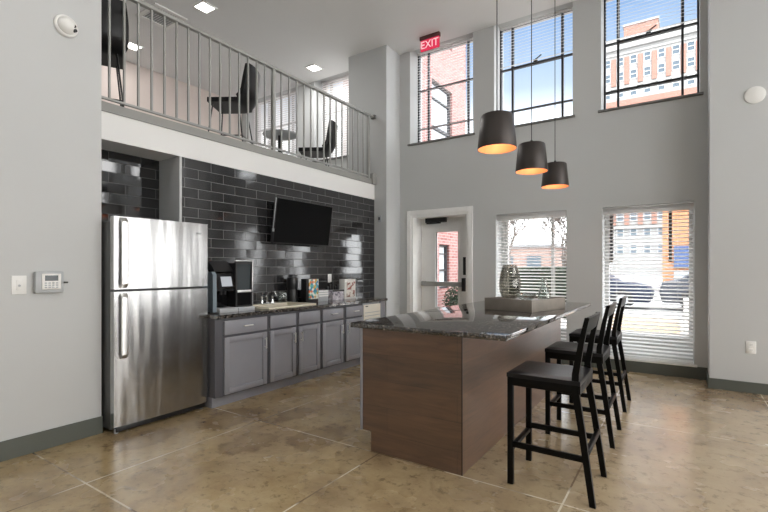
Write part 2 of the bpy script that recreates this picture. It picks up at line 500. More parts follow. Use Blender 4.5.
def text_bm(s, size, align='CENTER', depth=0.002):
    cu = bpy.data.curves.new('lettering', 'FONT'); cu.body = s; cu.size = size
    cu.align_x = align; cu.align_y = 'CENTER'; cu.extrude = depth
    o = bpy.data.objects.new('lettering', cu); COL.objects.link(o)
    bpy.context.view_layer.update()
    me = bpy.data.meshes.new_from_object(o.evaluated_get(bpy.context.evaluated_depsgraph_get()))
    bm = bmesh.new(); bm.from_mesh(me)
    bpy.data.objects.remove(o); bpy.data.curves.remove(cu); bpy.data.meshes.remove(me)
    return bm

# ------------------------------------------------------------------ main dimensions
XL = -3.87      # near part of the left wall
XT = -4.23      # tiled kitchen wall
XA = -4.60      # back of the refrigerator niche
YB = 6.50       # wall with the windows
YC = 6.08       # front of the two piers
ZC = 4.96       # ceiling
ZM = 2.70       # mezzanine floor
XR, YR = 4.6, -3.6
YW = 6.80       # plane of the window frames

# ------------------------------------------------------------------ room shell
struct('floor', box(B(), -8.4, XR+.3, YR-.3, 6.9, -.12, 0), M['floor'])
struct('ceiling', box(B(), -8.4, XR+.3, YR-.3, YB, ZC, ZC+.2), M['ceil'])
struct('wall_left', box(B(), -4.8, XL, YR, 1.73, 0, ZC), M['wall'])
# kitchen wall with tiles, and the niche behind the refrigerator
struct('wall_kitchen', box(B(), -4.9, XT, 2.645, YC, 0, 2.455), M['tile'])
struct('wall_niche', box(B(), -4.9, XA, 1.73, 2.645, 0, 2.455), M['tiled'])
struct('trim_niche', box(B(), XA, XT+.002, 2.622, 2.648, 0, 2.455), M['wall'])
struct('trim_fascia', box(B(), -4.9, XT+.004, 1.73, YC, 2.455, ZM), M['white'])
struct('floor_mezzanine', box(B(), -8.2, -4.4, 1.3, YB, 2.56, ZM), M['curb'])
struct('trim_curb', box(B(), -4.37, XT+.02, 1.73, YC, ZM, 2.785, .004), M['curb'])
struct('wall_mezzanine', box(B(), -8.25, -8.10, 1.2, YB, 2.5, ZC), M['wallpink'])
struct('wall_mezzanine_side', box(B(), -8.2, -4.8, 1.2, 1.3, 2.5, ZC), M['wall'])
struct('wall_understair', box(B(), -5.0, -4.9, 1.73, YB, 0, 2.56), M['wall'])
struct('wall_pier', box(B(), -4.77, -3.99, YC, YB+.01, 0, ZC), M['wall'])
struct('wall_pilaster', box(B(), .268, 1.05, YC, YB+.01, 0, ZC), M['wall'])

upper = [(-7.95, -6.41), (-5.95, -4.85), (-3.79, -2.666), (-2.332, -1.225), (-.874, .195), (1.30, 2.38), (2.85, 3.95)]
lower = [(-2.305, -1.305), (-.858, .138), (1.30, 2.38), (2.85, 3.95)]
ZH = 5.035
holes = [(a, b, 3.40, ZH) for a, b in upper] + [(a, b, .165, 2.12) for a, b in lower] + [(-3.78, -2.745, 0, 2.205)]
struct('wall_back', wall_grid(B(), 'y', YB, YB+.42, -8.2, XR+.3, 0, ZC+.2, holes), M['wall'])
# right and rear walls carry the same bays of tall windows
rb = [(-1.2, -.1), (.5, 1.6), (2.2, 3.3), (3.9, 5.0), (5.3, 6.3)]
rh = [(a, b, 3.40, ZC-.02) for a, b in rb] + [(a, b, .165, 2.5) for a, b in rb]
struct('wall_right', wall_grid(B(), 'x', XR, XR+.35, YR, YB, 0, ZC, rh), M['wall'])
struct('wall_rear', box(B(), -4.8, XR+.3, YR-.2, YR, 0, ZC), M['wall'])

# baseboards
struct('baseboard_left', box(B(), XL, XL+.015, YR, 1.735, 0, .135, .003), M['base'])
bm = B(); box(bm, -.95, .268, YB-.016, YB, 0, .145, .003); box(bm, -2.66, -.95, YB-.016, YB, 0, .105, .003)
struct('baseboard_back', bm, M['base'])
bm = B(); box(bm, .268, 1.05, YC-.015, YC, 0, .115, .003); box(bm, .253, .268, YC-.015, YB-.016, 0, .115, .003)
struct('baseboard_right', bm, M['base'])

# upper windows
def upper_window(idx, x0, x1, thick, sash, dark=True, low=.018):
    r = sroot('window_%d' % idx, ((x0+x1)/2, YW, 3.40))
    fm = M['frame'] if dark else M['framew']
    zt = ZH
    f = B(); w = .022
    box(f, x0, x0+w, YW-.03, YW+.03, 3.40, zt); box(f, x1-w, x1, YW-.03, YW+.03, 3.40, zt)
    box(f, x0+w, x1-w, YW-.03, YW+.03, 3.40, 3.44); box(f, x0+w, x1-w, YW-.03, YW+.03, zt-.022, zt)
    struct('window_frame', f, fm, r)
    c = (x0+x1)/2
    m = B()
    for s in (-1, 1):
        box(m, c+s*.362-.014, c+s*.362+.014, YW-.025, YW+.025, 3.44, 4.36)
        box(m, c+s*.362-thick/2, c+s*.362+thick/2, YW-.03, YW+.025, 4.36, zt-.022)
    for z, t in ((3.72, low), (4.376, .02)):
        box(m, x0+w, c-.377, YW-.022, YW+.022, z-t/2, z+t/2); box(m, c+.377, x1-w, YW-.022, YW+.022, z-t/2, z+t/2)
        tt = sash if z > 4 else t
        box(m, c-.347, c+.347, YW-.028, YW+.022, z-tt/2, z+tt/2)
    struct('mullion', m, fm, r)
    p = B(); box(p, x0+w, x1-w, YW+.002, YW+.006, 3.44, zt-.022)
    struct('pane', p, M['pane'], r)
    s_ = B(); box(s_, x0-.035, x1+.035, YB-.03, YB+.40, 3.375, 3.405, .004)
    struct('window_sill', s_, M['sill'], r)
    if sash > .03:
        k = B(); box(k, c-.035, c+.02, YW-.075, YW-.028, 4.37, 4.41, .004); bar(k, (c-.01, YW-.07, 4.40), (c+.085, YW-.09, 4.445), .016, .012)
        struct('latch', k, M['frame'], r)
    return r
upper_window(1, -.874, .195, .034, .036, low=.03)
upper_window(2, -2.332, -1.225, .032, .031)
upper_window(3, -3.79, -2.666, .022, .020)
upper_window(6, -5.95, -4.85, .022, .02)
upper_window(7, -7.95, -6.41, .022, .02)

# lower windows behind blinds
def lower_window(idx, x0, x1):
    r = sroot('window_%d' % idx, ((x0+x1)/2, YW, .165))
    f = B(); w = .05
    box(f, x0, x0+w, YW-.04, YW+.04, .165, 2.12); box(f, x1-w, x1, YW-.04, YW+.04, .165, 2.12)
    box(f, x0+w, x1-w, YW-.04, YW+.04, .165, .46); box(f, x0+w, x1-w, YW-.04, YW+.04, 2.06, 2.12)
    struct('window_frame', f, M['framew'], r)
    c = (x0+x1)/2
    m = B()
    for u in (c+.235, c-.44): box(m, u, u+.036, YW-.03, YW+.03, .46 if idx == 4 else 1.40, 2.06)
    struct('mullion', m, M['framew'] if idx == 4 else M['frame'], r)
    p = B(); box(p, x0+w, x1-w, YW+.002, YW+.006, .46, 2.06)
    struct('pane', p, M['pane'], r)
    s_ = B(); box(s_, x0-.03, x1+.03, YB-.035, YB+.30, .142, .168, .004)
    struct('window_sill', s_, M['trim'], r)
    return r
lower_window(4, -2.305, -1.305)
lower_window(5, -.858, .138)

# plain windows of the unseen bays
k = 8
def plain_window(idx, axis, q, a, b, z0, z1):
    r = sroot('window_%d' % idx, (q, (a+b)/2, z0) if axis == 'x' else ((a+b)/2, q, z0))
    f = B()
    def bx(u0, u1, za, zb):
        if axis == 'x': box(f, q-.03, q+.03, u0, u1, za, zb)
        else: box(f, u0, u1, q-.03, q+.03, za, zb)
    bx(a, a+.03, z0, z1); bx(b-.03, b, z0, z1); bx(a+.03, b-.03, z0, z0+.03); bx(a+.03, b-.03, z1-.03, z1)
    struct('window_frame', f, M['frame'], r)
for a, b in upper[5:]:
    plain_window(k, 'y', YW, a, b, 3.40, ZH); k += 1
for a, b in lower[2:]:
    plain_window(k, 'y', YW, a, b, .165, 2.12); k += 1
for a, b in rb:
    plain_window(k, 'x', XR+.2, a, b, 3.40, ZC-.02); k += 1
    plain_window(k, 'x', XR+.2, a, b, .165, 2.5); k += 1

# door: casing, jamb, slab with a glass panel
d = sroot('door_1', (-3.26, YW, 0))
bm = B()
box(bm, -3.84, -3.765, YB-.022, YB+.0, 0, 2.28, .004); box(bm, -2.745, -2.666, YB-.022, YB+.0, 0, 2.28, .004); box(bm, -3.765, -2.745, YB-.022, YB, 2.205, 2.28, .004)
struct('door_casing', bm, M['trim'], d)
bm = B()
box(bm, -3.78, -3.735, YB, YW+.05, 0, 2.205); box(bm, -2.785, -2.745, YB, YW+.05, 0, 2.205); box(bm, -3.735, -2.785, YB, YW+.05, 2.165, 2.205)
box(bm, -3.735, -3.70, YW+.0, YW+.05, 0, 2.165)
struct('door_jamb', bm, M['trim'], d)
struct('door_slab', wall_grid(B(), 'y', YW-.02, YW+.03, -3.70, -2.785, .01, 2.16, [(-3.45, -3.04, .66, 1.93)]), M['doorpaint'], d)
bm = wall_grid(B(), 'y', YW-.03, YW+.04, -3.475, -3.015, .635, 1.955, [(-3.45, -3.04, .66, 1.93)])
struct('glazing_bead', bm, M['doorpaint'], d)
struct('pane', box(B(), -3.45, -3.04, YW+.0, YW+.005, .66, 1.93), M['pane'], d)
bm = B(); box(bm, -3.62, -3.24, YW-.085, YW-.02, 2.09, 2.205, .006)
struct('door_closer', bm, M['black'], d)
bm = B(); bar(bm, (-3.58, YW-.10, 2.075), (-3.32, YW-.10, 2.075), .025, .02); bar(bm, (-3.5, YW-.09, 2.10), (-3.5, YW-.09, 2.07), .03, .03); bar(bm, (-3.36, YW-.09, 2.10), (-3.36, YW-.09, 2.07), .03, .03)
struct('closer_arm', bm, M['black'], d)
bm = B(); box(bm, -3.69, -2.90, YW-.10, YW-.05, 1.020, 1.095, .006); box(bm, -3.69, -3.63, YW-.06, YW-.02, 1.02, 1.10)
struct('push_bar', bm, M['rail'], d)
bm = B(); box(bm, -2.94, -2.885, YW-.055, YW-.02, 1.21, 1.50, .004); box(bm, -2.94, -2.885, YW-.115, YW-.02, .945, 1.16, .004)
struct('latch_plate', bm, M['black'], d)

# ------------------------------------------------------------------ blinds
def blind(x0, x1, z0, z1, label, tilt, yc, width=.05, pitch=.0455, head=.085, valance=True, group=None):
    slim = not valance
    t = thing('window_blind', label, 'blind', ((x0+x1)/2, yc, z0), 0, group)
    hb = B()
    if valance:
        box(hb, x0-.004, x1+.004, yc-.045, yc-.030, z1-head, z1, .003); box(hb, x0, x1, yc-.030, yc+.03, z1-.045, z1-.002)
    else: box(hb, x0, x1, yc-.012, yc+.012, z1-head, z1, .003)
    obj('headrail', hb, M['slat'], t)
    s = B(); z = z1 - head - .012
    dy, dz = math.cos(tilt)*width/2, math.sin(tilt)*width/2
    th = .0013
    while z > z0 + .045:
        vs = [s.verts.new(p) for p in ((x0+.006, yc-dy, z-dz-th), (x1-.006, yc-dy, z-dz-th), (x1-.006, yc, z+.002-th), (x0+.006, yc, z+.002-th), (x0+.006, yc+dy, z+dz-th), (x1-.006, yc+dy, z+dz-th))]
        vt = [s.verts.new(v.co + Vector((0, 0, 2*th))) for v in vs]
        for q in ((0, 1, 2, 3), (3, 2, 5, 4)):
            s.faces.new([vs[i] for i in q][::-1]); s.faces.new([vt[i] for i in q])
        for a, b_ in ((0, 1), (1, 2), (2, 5), (5, 4), (4, 3), (3, 0)):
            s.faces.new((vs[a], vs[b_], vt[b_], vt[a]))
        z -= pitch
    bmesh.ops.recalc_face_normals(s, faces=s.faces)
    obj('slats', s, M['slat'], t, smooth=False)
    b_ = B(); box(b_, x0+.006, x1-.006, yc-(.012 if slim else .026), yc+(.012 if slim else .026), z0+.004, z0+(.008 if slim else .028), .001)
    obj('bottom_rail', b_, M['slat'], t)
    for f in (.16, .84):
        c = B(); xx = x0+(x1-x0)*f
        box(c, xx-.0012, xx+.0012, yc-.028, yc-.0265, z0+.02, z1-head); box(c, xx-.0012, xx+.0012, yc+.0265, yc+.028, z0+.02, z1-head)
        obj('ladder_cord', c, M['slat'], t, smooth=False)
    return t
b4 = blind(-2.30, -1.31, .172, 2.118, 'white slatted blind on the lower window beside the white door', math.radians(15), YB+.055)
b5 = blind(-.853, .133, .172, 2.108, 'white slatted blind on the tall lower window nearest the right pier', math.radians(15), YB+.055)
bm = B(); tube(bm, [(.095, YB+.01, 2.02), (.095, YB+.01, .62)], .0035, 6); tube(bm, [(.095, YB+.01, .62), (.095, YB+.01, .57)], .008, 8)
obj('tilt_wand', bm, M['slat'], b5)
blind(-3.77, -2.69, 3.41, 5.0, 'open white slats on the upper window under the red exit sign', math.radians(17), YW-.085, .03, .0455, .02, False)
blind(-2.31, -1.245, 4.385, 5.0, 'half raised white slats on the upper window showing open sky', math.radians(21), YW-.085, .022, .0455, .02, False)
blind(-.855, .175, 4.385, 5.0, 'half raised white slats on the upper window facing the tall hotel facade', math.radians(21), YW-.085, .022, .0455, .02, False)
blind(-5.93, -4.87, 3.41, 5.0, 'white slats on the mezzanine window behind the low black chair', math.radians(66), YW-.085, .05, .0455, .02, False)
blind(-7.93, -6.43, 3.41, 5.0, 'white slats on the mezzanine window behind the round table', math.radians(66), YW-.085, .05, .0455, .02, False)
for o in list(bpy.data.objects):
    if o.name.startswith('window_') and o.get('kind') == 'structure' and 'label' not in o:
        pass

# ------------------------------------------------------------------ mezzanine railing
t = thing('guard_railing', 'grey steel guard railing along the open edge of the mezzanine', 'railing', (XT-.03, 4.0, 2.785))
xr = XT - .004
bm = B(); box(bm, xr-.026, xr+.026, 1.74, YC-.012, 3.80, 3.835, .006); obj('top_rail', bm, M['rail'], t)
bm = B(); box(bm, xr-.012, xr+.012, 1.74, 5.90, 2.812, 2.832); obj('bottom_rail', bm, M['rail'], t)
for y in (1.80, 3.878, 5.915):
    bm = B(); box(bm, xr-.022, xr+.022, y-.022, y+.022, 2.785, 3.80, .003); obj('post', bm, M['rail'], t)
ys = [3.878-.135-.1275*k for k in range(16)] + [3.878+.1358*k for k in range(1, 15)]
bal = None
for y in ys:
    if bal is None:
        bm = B(); box(bm, xr-.0085, xr+.0085, y-.0085, y+.0085, 2.832, 3.80); bal = obj('baluster', bm, M['rail'], t, smooth=False); y0 = y
    else:
        c = bal.copy(); COL.objects.link(c); c.parent = t; c.location = (0, y-y0, 0)
bm = B(); box(bm, xr-.03, xr+.045, YC-.05, YC-.0, 3.785, 3.85, .004); obj('wall_bracket', bm, M['sill'], t)
bm = B(); box(bm, xr-.03, xr+.055, YC-.105, YC-.0, ZM-.0, 2.875, .004); obj('base_bracket', bm, M['curb'], t)

# ------------------------------------------------------------------ mezzanine furniture
def bucket(bm, w=.46, dep=.44, hb=.41, z=0):
    """moulded bucket seat: bottom, curved back, low arms; faces -Y in local space (back at +Y)"""
    nx, ny = 12, 16
    grid = []
    for j in range(ny+1):
        s = j/ny
        row = []
        for i in range(nx+1):
            u = -1 + 2*i/nx
            if s < .45:
                a = s/.45; y = -dep*.5 + dep*.86*a; zz = .0
                lift = .0
                zz += lift; ww = w*.5*(1-.05*abs(u)**3)
            else:
                a = (s-.45)/.55; ang = min(1, a/.3)*PI/2*.9
                y = dep*.36 + .08*math.sin(ang) + .05*a - .06*abs(u)**2.2*(1-.25*a)
                zz = hb*(a**1.15)
                ww = w*.5*(1-.30*max(0, a-.55)**1.3*abs(u)**.5)
            row.append(bm.verts.new((u*ww, y, z+zz)))
        grid.append(row)
    fs = []
    for j in range(ny):
        for i in range(nx):
            fs.append(bm.faces.new((grid[j][i], grid[j][i+1], grid[j+1][i+1], grid[j+1][i])))
    bmesh.ops.recalc_face_normals(bm, faces=fs)
    bm.normal_update()
    sgn = 1 if grid[4][6].normal.z > 0 else -1
    nrm = [[v.normal.copy()*sgn for v in r_] for r_ in grid]
    low = [[bm.verts.new(grid[j][i].co - nrm[j][i]*.055) for i in range(nx+1)] for j in range(ny+1)]
    for j in range(ny):
        for i in range(nx): bm.faces.new((low[j][i], low[j+1][i], low[j+1][i+1], low[j][i+1]))
    edge = [(0, i) for i in range(nx)] + [(j, nx) for j in range(ny)] + [(ny, i) for i in range(nx, 0, -1)] + [(j, 0) for j in range(ny, 0, -1)]
    for k_ in range(len(edge)):
        a, b_ = edge[k_], edge[(k_+1) % len(edge)]
        bm.faces.new((grid[a[0]][a[1]], grid[b_[0]][b_[1]], low[b_[0]][b_[1]], low[a[0]][a[1]]))
    bmesh.ops.recalc_face_normals(bm, faces=bm.faces)
    return bm
def bucket_stool(label, loc, rz, sh, group=None, sp=.2):
    t = thing('bucket_stool' if sh > .6 else 'bucket_chair', label, 'bar stool' if sh > .6 else 'chair', loc, rz, group)
    obj('seat_shell', bucket(B(), z=sh), M['leather'], t, local=True, angle=1.2)
    tops = [(-.15, -.17), (.15, -.17), (.15, .14), (-.15, .14)]
    bots = [(-.15-sp*.4, -.17-sp*.35), (.15+sp*.4, -.17-sp*.35), (.15+sp*.4, .14+sp*.5), (-.15-sp*.4, .14+sp*.5)]
    for (a, b_), (c, e) in zip(tops, bots):
        bm = tube(B(), [(c, e, 0), (a, b_, sh-.02)], .0085, 8); obj('leg', bm, M['black'], t, local=True)
    f = .34 if sh > .6 else .5
    if sh > .6:
        q = [(c+(a-c)*f, e+(b_-e)*f, sh*f) for (a, b_), (c, e) in zip(tops, bots)]
        bm = B()
        for i in range(4): tube(bm, [q[i], q[(i+1) % 4]], .0065, 8)
        obj('footrest', bm, M['black'], t, local=True)
    bm = B(); box(bm, -.15, .15, -.17, .14, sh-.03, sh-.012, .004); obj('seat_plate', bm, M['black'], t, local=True)
    return t
bucket_stool('black bucket bar stool in profile behind the middle of the mezzanine railing', (-4.72, 3.63, ZM), math.radians(-58), .70)
bucket_stool('black bucket bar stool at the left end of the mezzanine, seen from behind', (-4.86, 2.15, ZM), math.radians(-115), .80)
bucket_stool('low black chair near the right end of the mezzanine railing', (-4.75, 5.22, ZM), math.radians(-58), .45)
t = thing('round_table', 'round grey pedestal table behind the mezzanine railing', 'table', (-5.28, 4.98, ZM))
obj('tabletop', lathe(B(), [(0, .715), (.26, .715), (.27, .725), (.27, .74), (.26, .745), (0, .745)], (-5.28, 4.98, ZM)), M['greyplastic'], t)
obj('pedestal', tube(B(), [(-5.28, 4.98, ZM+.02), (-5.28, 4.98, ZM+.715)], .035, 14), M['black'], t)
obj('table_base', lathe(B(), [(0, .0), (.22, .0), (.22, .012), (.05, .03), (0, .03)], (-5.28, 4.98, ZM)), M['black'], t)

# ------------------------------------------------------------------ ceiling fittings
def downlight(x, y, label, power):
    t = thing('ceiling_light', label, 'ceiling light', (x, y, ZC-.012), 0, 'square recessed ceiling lights')
    bm = wall_grid(B(), 'y', 0, .012, -.12, .12, -.12, .12, [(-.095, .095, -.095, .095)])
    bmesh.ops.rotate(bm, cent=(0, 0, 0), matrix=Matrix.Rotation(PI/2, 3, 'X'), verts=bm.verts)
    obj('frame', bm, M['plastic'], t, smooth=False, local=True)
    bm = box(B(), -.095, .095, -.095, .095, .003, .011); obj('diffuser', bm, M['led'], t, smooth=False, local=True)
    ld = bpy.data.lights.new('lamp', 'AREA'); ld.shape = 'SQUARE'; ld.size = .19; ld.energy = power; ld.color = (1.0, .985, .965)
    lo = bpy.data.objects.new('lamp', ld); COL.objects.link(lo); lo.parent = t; lo.location = (0, 0, -.004)
    return t
LP = 22
downlight(-5.52, 3.80, 'square recessed light in the ceiling over the near middle of the mezzanine', LP)
downlight(-5.54, 6.05, 'square recessed light in the ceiling over the far end of the mezzanine', LP)
downlight(-7.47, 3.82, 'square recessed light seen through the railing beside the left black stool', 7)
LFILL = 7  # fill lamps added out of view, to brighten the main room
for i, (x, y, lab) in enumerate([(-2.6, .2, 'unseen square fill light added above the left wall keypad'), (-2.6, -2.2, 'unseen square fill light added in the rear left of the ceiling'),
        (-.2, .2, 'unseen square fill light added straight above the camera'), (-.2, -2.2, 'unseen square fill light added in the rear middle of the ceiling'),
        (2.3, .2, 'unseen square fill light added in the right middle of the ceiling'), (2.3, -2.2, 'unseen square fill light added in the rear right of the ceiling'), (2.3, 2.9, 'unseen square fill light added by the right windows')]):
    downlight(x, y, lab, LFILL)

t = thing('ceiling_vent', 'square louvred vent in the ceiling over the mezzanine', 'vent', (-6.25, 3.60, ZC-.02))
bm = wall_grid(B(), 'y', 0, .02, -.26, .26, -.24, .24, [(-.20, .20, -.18, .18)])
bmesh.ops.rotate(bm, cent=(0, 0, 0), matrix=Matrix.Rotation(PI/2, 3, 'X'), verts=bm.verts)
obj('frame', bm, M['plastic'], t, smooth=False, local=True)
bm = B()
for i in range(10):
    y = -.162+i*.036; bar(bm, (-.20, y, .010), (.20, y, .010), .026, .003, (0, 1, .7))
obj('louvre', bm, M['plastic'], t, smooth=False, local=True)
obj('backing', box(B(), -.20, .20, -.18, .18, .017, .0199), M['greyplastic'], t, smooth=False, local=True)
# exit sign
t = thing('exit_sign', 'red exit sign hanging from the ceiling in front of the far left upper window', 'exit sign', (-3.255, 6.2, 4.75))
obj('housing', box(B(), -3.425, -3.085, 6.17, 6.23, 4.90, ZC, .004), M['exitbox'], t)
obj('sign_face', box(B(), -3.415, -3.095, 6.185, 6.215, 4.735, 4.90, .003), M['exitred'], t)
bm = text_bm('EXIT', .165); bmesh.ops.scale(bm, vec=(.92, 1.0, 1), verts=bm.verts)
bmesh.ops.rotate(bm, cent=(0, 0, 0), matrix=Matrix.Rotation(PI/2, 3, 'X'), verts=bm.verts); bmesh.ops.translate(bm, vec=(-3.255, 6.184, 4.815), verts=bm.verts)
obj('lettering', bm, M['exitwhite'], t, smooth=False)

# ------------------------------------------------------------------ pendants
def pendant(y, label):
    t = thing('pendant_lamp', label, 'pendant lamp', (-1.2, y, 2.255), 0, 'row of pendant lamps over the island')
    z = 2.255; c = (-1.2, y, z)
    obj('lamp_shade', lathe(B(), [(.150, 0), (.151, .004), (.126, .252), (.118, .264), (.02, .268), (.02, .264), (.115, .259), (.121, .250), (.1465, .006), (.1465, 0)], c, 48, True), M['shade'], t, angle=.5)
    obj('shade_lining', lathe(B(), [(.1462, .001), (.1205, .249), (.112, .2575), (.02, .2585)], c, 48), M['copper'], t)
    obj('bulb', lathe(B(), [(0, .085), (.018, .088), (.032, .105), (.037, .125), (.032, .148), (.016, .175), (.014, .20), (0, .20)], c, 20), M['bulb'], t)
    obj('socket', lathe(B(), [(0, .20), (.02, .20), (.02, .262), (.012, .29), (.012, .30), (0, .30)], c, 16), M['black'], t)
    obj('cable', tube(B(), [(-1.2, y, z+.30), (-1.2, y, ZC-.03)], .0042, 8), M['cable'], t)
    obj('canopy', lathe(B(), [(0, ZC-z-.03), (.055, ZC-z-.03), (.06, ZC-z-.02), (.06, ZC-z), (0, ZC-z)], c, 24), M['shade'], t)
    ld = bpy.data.lights.new('lamp', 'POINT'); ld.energy = 1.35; ld.color = (1.0, .62, .40); ld.shadow_soft_size = .035
    lo = bpy.data.objects.new('lamp', ld); COL.objects.link(lo); lo.parent = t; lo.location = (0, 0, .06)
pendant(3.412, 'nearest and largest looking of the dark pendant lamps, in front of the sky window')
pendant(4.388, 'middle dark pendant lamp of the row above the island')
pendant(5.36, 'farthest dark pendant lamp of the row, closest to the window wall')

# ------------------------------------------------------------------ island
t = thing('kitchen_island', 'brown wood clad island base under the dark granite top', 'island', (-1.55, 4.0, 0))
obj('island_body', box(B(), -1.950, -1.157, 2.640, 5.455, .140, .883), M['planks'], t, smooth=False)
obj('toe_base', box(B(), -1.865, -1.157, 2.640, 5.455, 0, .140), M['planks'], t, smooth=False)
bm = B(); box(bm, -1.160, -1.153, 2.636, 2.643, 0, .883, .001); obj('corner_trim', bm, M['shade'], t)
bm = B(); box(bm, -1.955, -1.94, 2.628, 5.455, .14, .883, .001); obj('side_panel', bm, M['cab'], t)
o = obj('island_countertop', box(B(), -2.036, -.866, 2.618, 5.645, .883, .917, .002), M['granite'])
tag(o, 'polished dark speckled granite countertop on the wood island', 'countertop')

# tray with glass vessels
a = math.radians(-16); P0 = Vector((-1.62, 4.243))
t = thing('serving_tray', 'grey brown wooden tray holding glass vessels on the island top', 'tray', (P0.x, P0.y, .917), a)
L, D, Ht = .522, .61, .112
obj('tray_base', box(B(), .012, L-.012, .012, D-.012, 0, .092), M['tray'], t, local=True)
for nm, b_ in (('tray_side', (0, L, 0, .014)), ('tray_side', (0, L, D-.014, D)), ('tray_side', (0, .014, .014, D-.014)), ('tray_side', (L-.014, L, .014, D-.014))):
    obj(nm, box(B(), b_[0], b_[1], b_[2], b_[3], 0, Ht, .002), M['tray'], t, local=True)
def on_tray(u, v):
    return (P0.x + u*math.cos(a) - v*math.sin(a), P0.y + u*math.sin(a) + v*math.cos(a), 1.0095)
c = on_tray(.130, .24)
prof = [(0, 0), (.05, .0), (.078, .02), (.099, .07), (.107, .13), (.104, .19), (.092, .26), (.076, .315), (.066, .345), (.062, .345), (.072, .312), (.087, .26), (.099, .19), (.102, .13), (.094, .073), (.073, .026), (.045, .010), (0, .010)]
o = obj('glass_vase', lathe(B(), prof, c, 40), M['vase'], angle=2); tag(o, 'large rounded smoked glass vase in the island tray', 'vase')
c = on_tray(.425, .38)
prof = [(0, 0), (.05, .0), (.055, .02), (.048, .08), (.026, .14), (.022, .19), (.030, .215), (.027, .215), (.018, .19), (.021, .14), (.042, .08), (.048, .02), (0, .01)]
o = obj('glass_bottle', lathe(B(), [(a_*1.15, b_*1.0) for a_, b_ in prof], c, 28), M['clear'], angle=2); tag(o, 'small clear glass carafe in the island tray right of the smoked vase', 'carafe')
c = on_tray(.385, .13)
prof = [(0, 0), (.035, 0), (.075, .03), (.10, .07), (.096, .07), (.07, .034), (.03, .008), (0, .008)]
o = obj('glass_bowl', lathe(B(), prof, c, 32), M['clear'], angle=2); tag(o, 'shallow clear glass dish in the tray between vase and carafe', 'dish')

# ------------------------------------------------------------------ stools
def make_stool():
    t = thing('bar_stool', '', 'bar stool', (0, 0, 0), 0, 'black bar stools along the island')
    # local: x from the island (0) outwards, y along the island
    W = .215
    zs = .66
    for s in (-1, 1):
        bm = bar(B(), (.0, s*(W-.018), 0), (.0, s*(W-.018), zs), .030, .036, (0, 1, 0), .004); obj('front_leg', bm, M['stool'], t, local=True)
        bm = B()
        pts = [(.465, 0.0, .032, s*(W+.005)), (.408, .40, .036, s*(W-.008)), (.372, .62, .040, s*(W-.016)), (.373, .72, .037, s*(W-.018)), (.403, .90, .030, s*(W-.018)), (.434, 1.042, .024, s*(W-.018))]
        rings = []
        for x, z, dd, y in pts:
            rings.append([bm.verts.new((x+i*dd/2, y+j*.014, z)) for i, j in ((-1, -1), (1, -1), (1, 1), (-1, 1))])
        fs = [bm.faces.new(rings[0][::-1]), bm.faces.new(rings[-1])]
        for q in range(len(rings)-1):
            for i in range(4): fs.append(bm.faces.new((rings[q][i], rings[q][(i+1) % 4], rings[q+1][(i+1) % 4], rings[q+1][i])))
        bmesh.ops.recalc_face_normals(bm, faces=fs)
        obj('rear_leg', bm, M['stool'], t, local=True, angle=.9)
    # seat frame and pad
    bm = B(); box(bm, -.018, .40, -W+.003, -W+.033, .605, .655, .003); box(bm, -.018, .40, W-.033, W-.003, .605, .655, .003)
    box(bm, -.015, .015, -W+.033, W-.033, .605, .655, .003); box(bm, .37, .40, -W+.033, W-.033, .605, .655, .003)
    obj('seat_frame', bm, M['stool'], t, local=True)
    bm = B(); nx = ny = 12
    def pt(i, j, top):
        u, v = i/nx, j/ny
        x = -.02 + .42*u; y = -W + 2*W*v
        dish = -.010*math.sin(PI*u)*math.sin(PI*v)
        ed = min(u, 1-u, v, 1-v)
        return (x, y, (.690 + dish - (.010 if ed == 0 else 0)) if top else .655)
    g1 = [[bm.verts.new(pt(i, j, True)) for j in range(ny+1)] for i in range(nx+1)]
    g0 = [[bm.verts.new(pt(i, j, False)) for j in range(ny+1)] for i in range(nx+1)]
    for i in range(nx):
        for j in range(ny):
            bm.faces.new((g1[i][j], g1[i+1][j], g1[i+1][j+1], g1[i][j+1])); bm.faces.new((g0[i][j], g0[i][j+1], g0[i+1][j+1], g0[i+1][j]))
    for i in range(nx):
        bm.faces.new((g0[i][0], g0[i+1][0], g1[i+1][0], g1[i][0])); bm.faces.new((g0[i][ny], g1[i][ny], g1[i+1][ny], g0[i+1][ny]))
        bm.faces.new((g0[0][i], g1[0][i], g1[0][i+1], g0[0][i+1])); bm.faces.new((g0[nx][i], g0[nx][i+1], g1[nx][i+1], g1[nx][i]))
    bmesh.ops.recalc_face_normals(bm, faces=bm.faces)
    obj('seat', bm, M['leather'], t, local=True)
    # curved top rail of the back
    bm = B(); N = 10; rings = []
    for i in range(N+1):
        v = -1+2*i/N; y = v*(W-.010); bow = .006*(1-v*v)
        rings.append([bm.verts.new((.410+bow, y, .955)), bm.verts.new((.424+bow, y, .955)), bm.verts.new((.447+bow, y, 1.040)), bm.verts.new((.432+bow, y, 1.045))])
    fs = [bm.faces.new(rings[0][::-1]), bm.faces.new(rings[-1])]
    for q in range(N):
        for i in range(4): fs.append(bm.faces.new((rings[q][i], rings[q][(i+1) % 4], rings[q+1][(i+1) % 4], rings[q+1][i])))
    bmesh.ops.recalc_face_normals(bm, faces=fs)
    obj('backrest', bm, M['stool'], t, local=True, angle=.9)
    for s in (-1, 1):
        bm = bar(B(), (.012, s*(W-.018), .245), (.425, s*(W-.012), .245), .022, .034, (0, 1, 0), .003); obj('stretcher', bm, M['stool'], t, local=True)
    bm = bar(B(), (.0, -W+.03, .215), (.0, W-.03, .215), .030, .024, (1, 0, 0), .003); obj('stretcher', bm, M['stool'], t, local=True)
    bm = bar(B(), (.432, -W+.012, .285), (.432, W-.012, .285), .024, .034, (1, 0, 0), .003); obj('stretcher', bm, M['stool'], t, local=True)
    return t
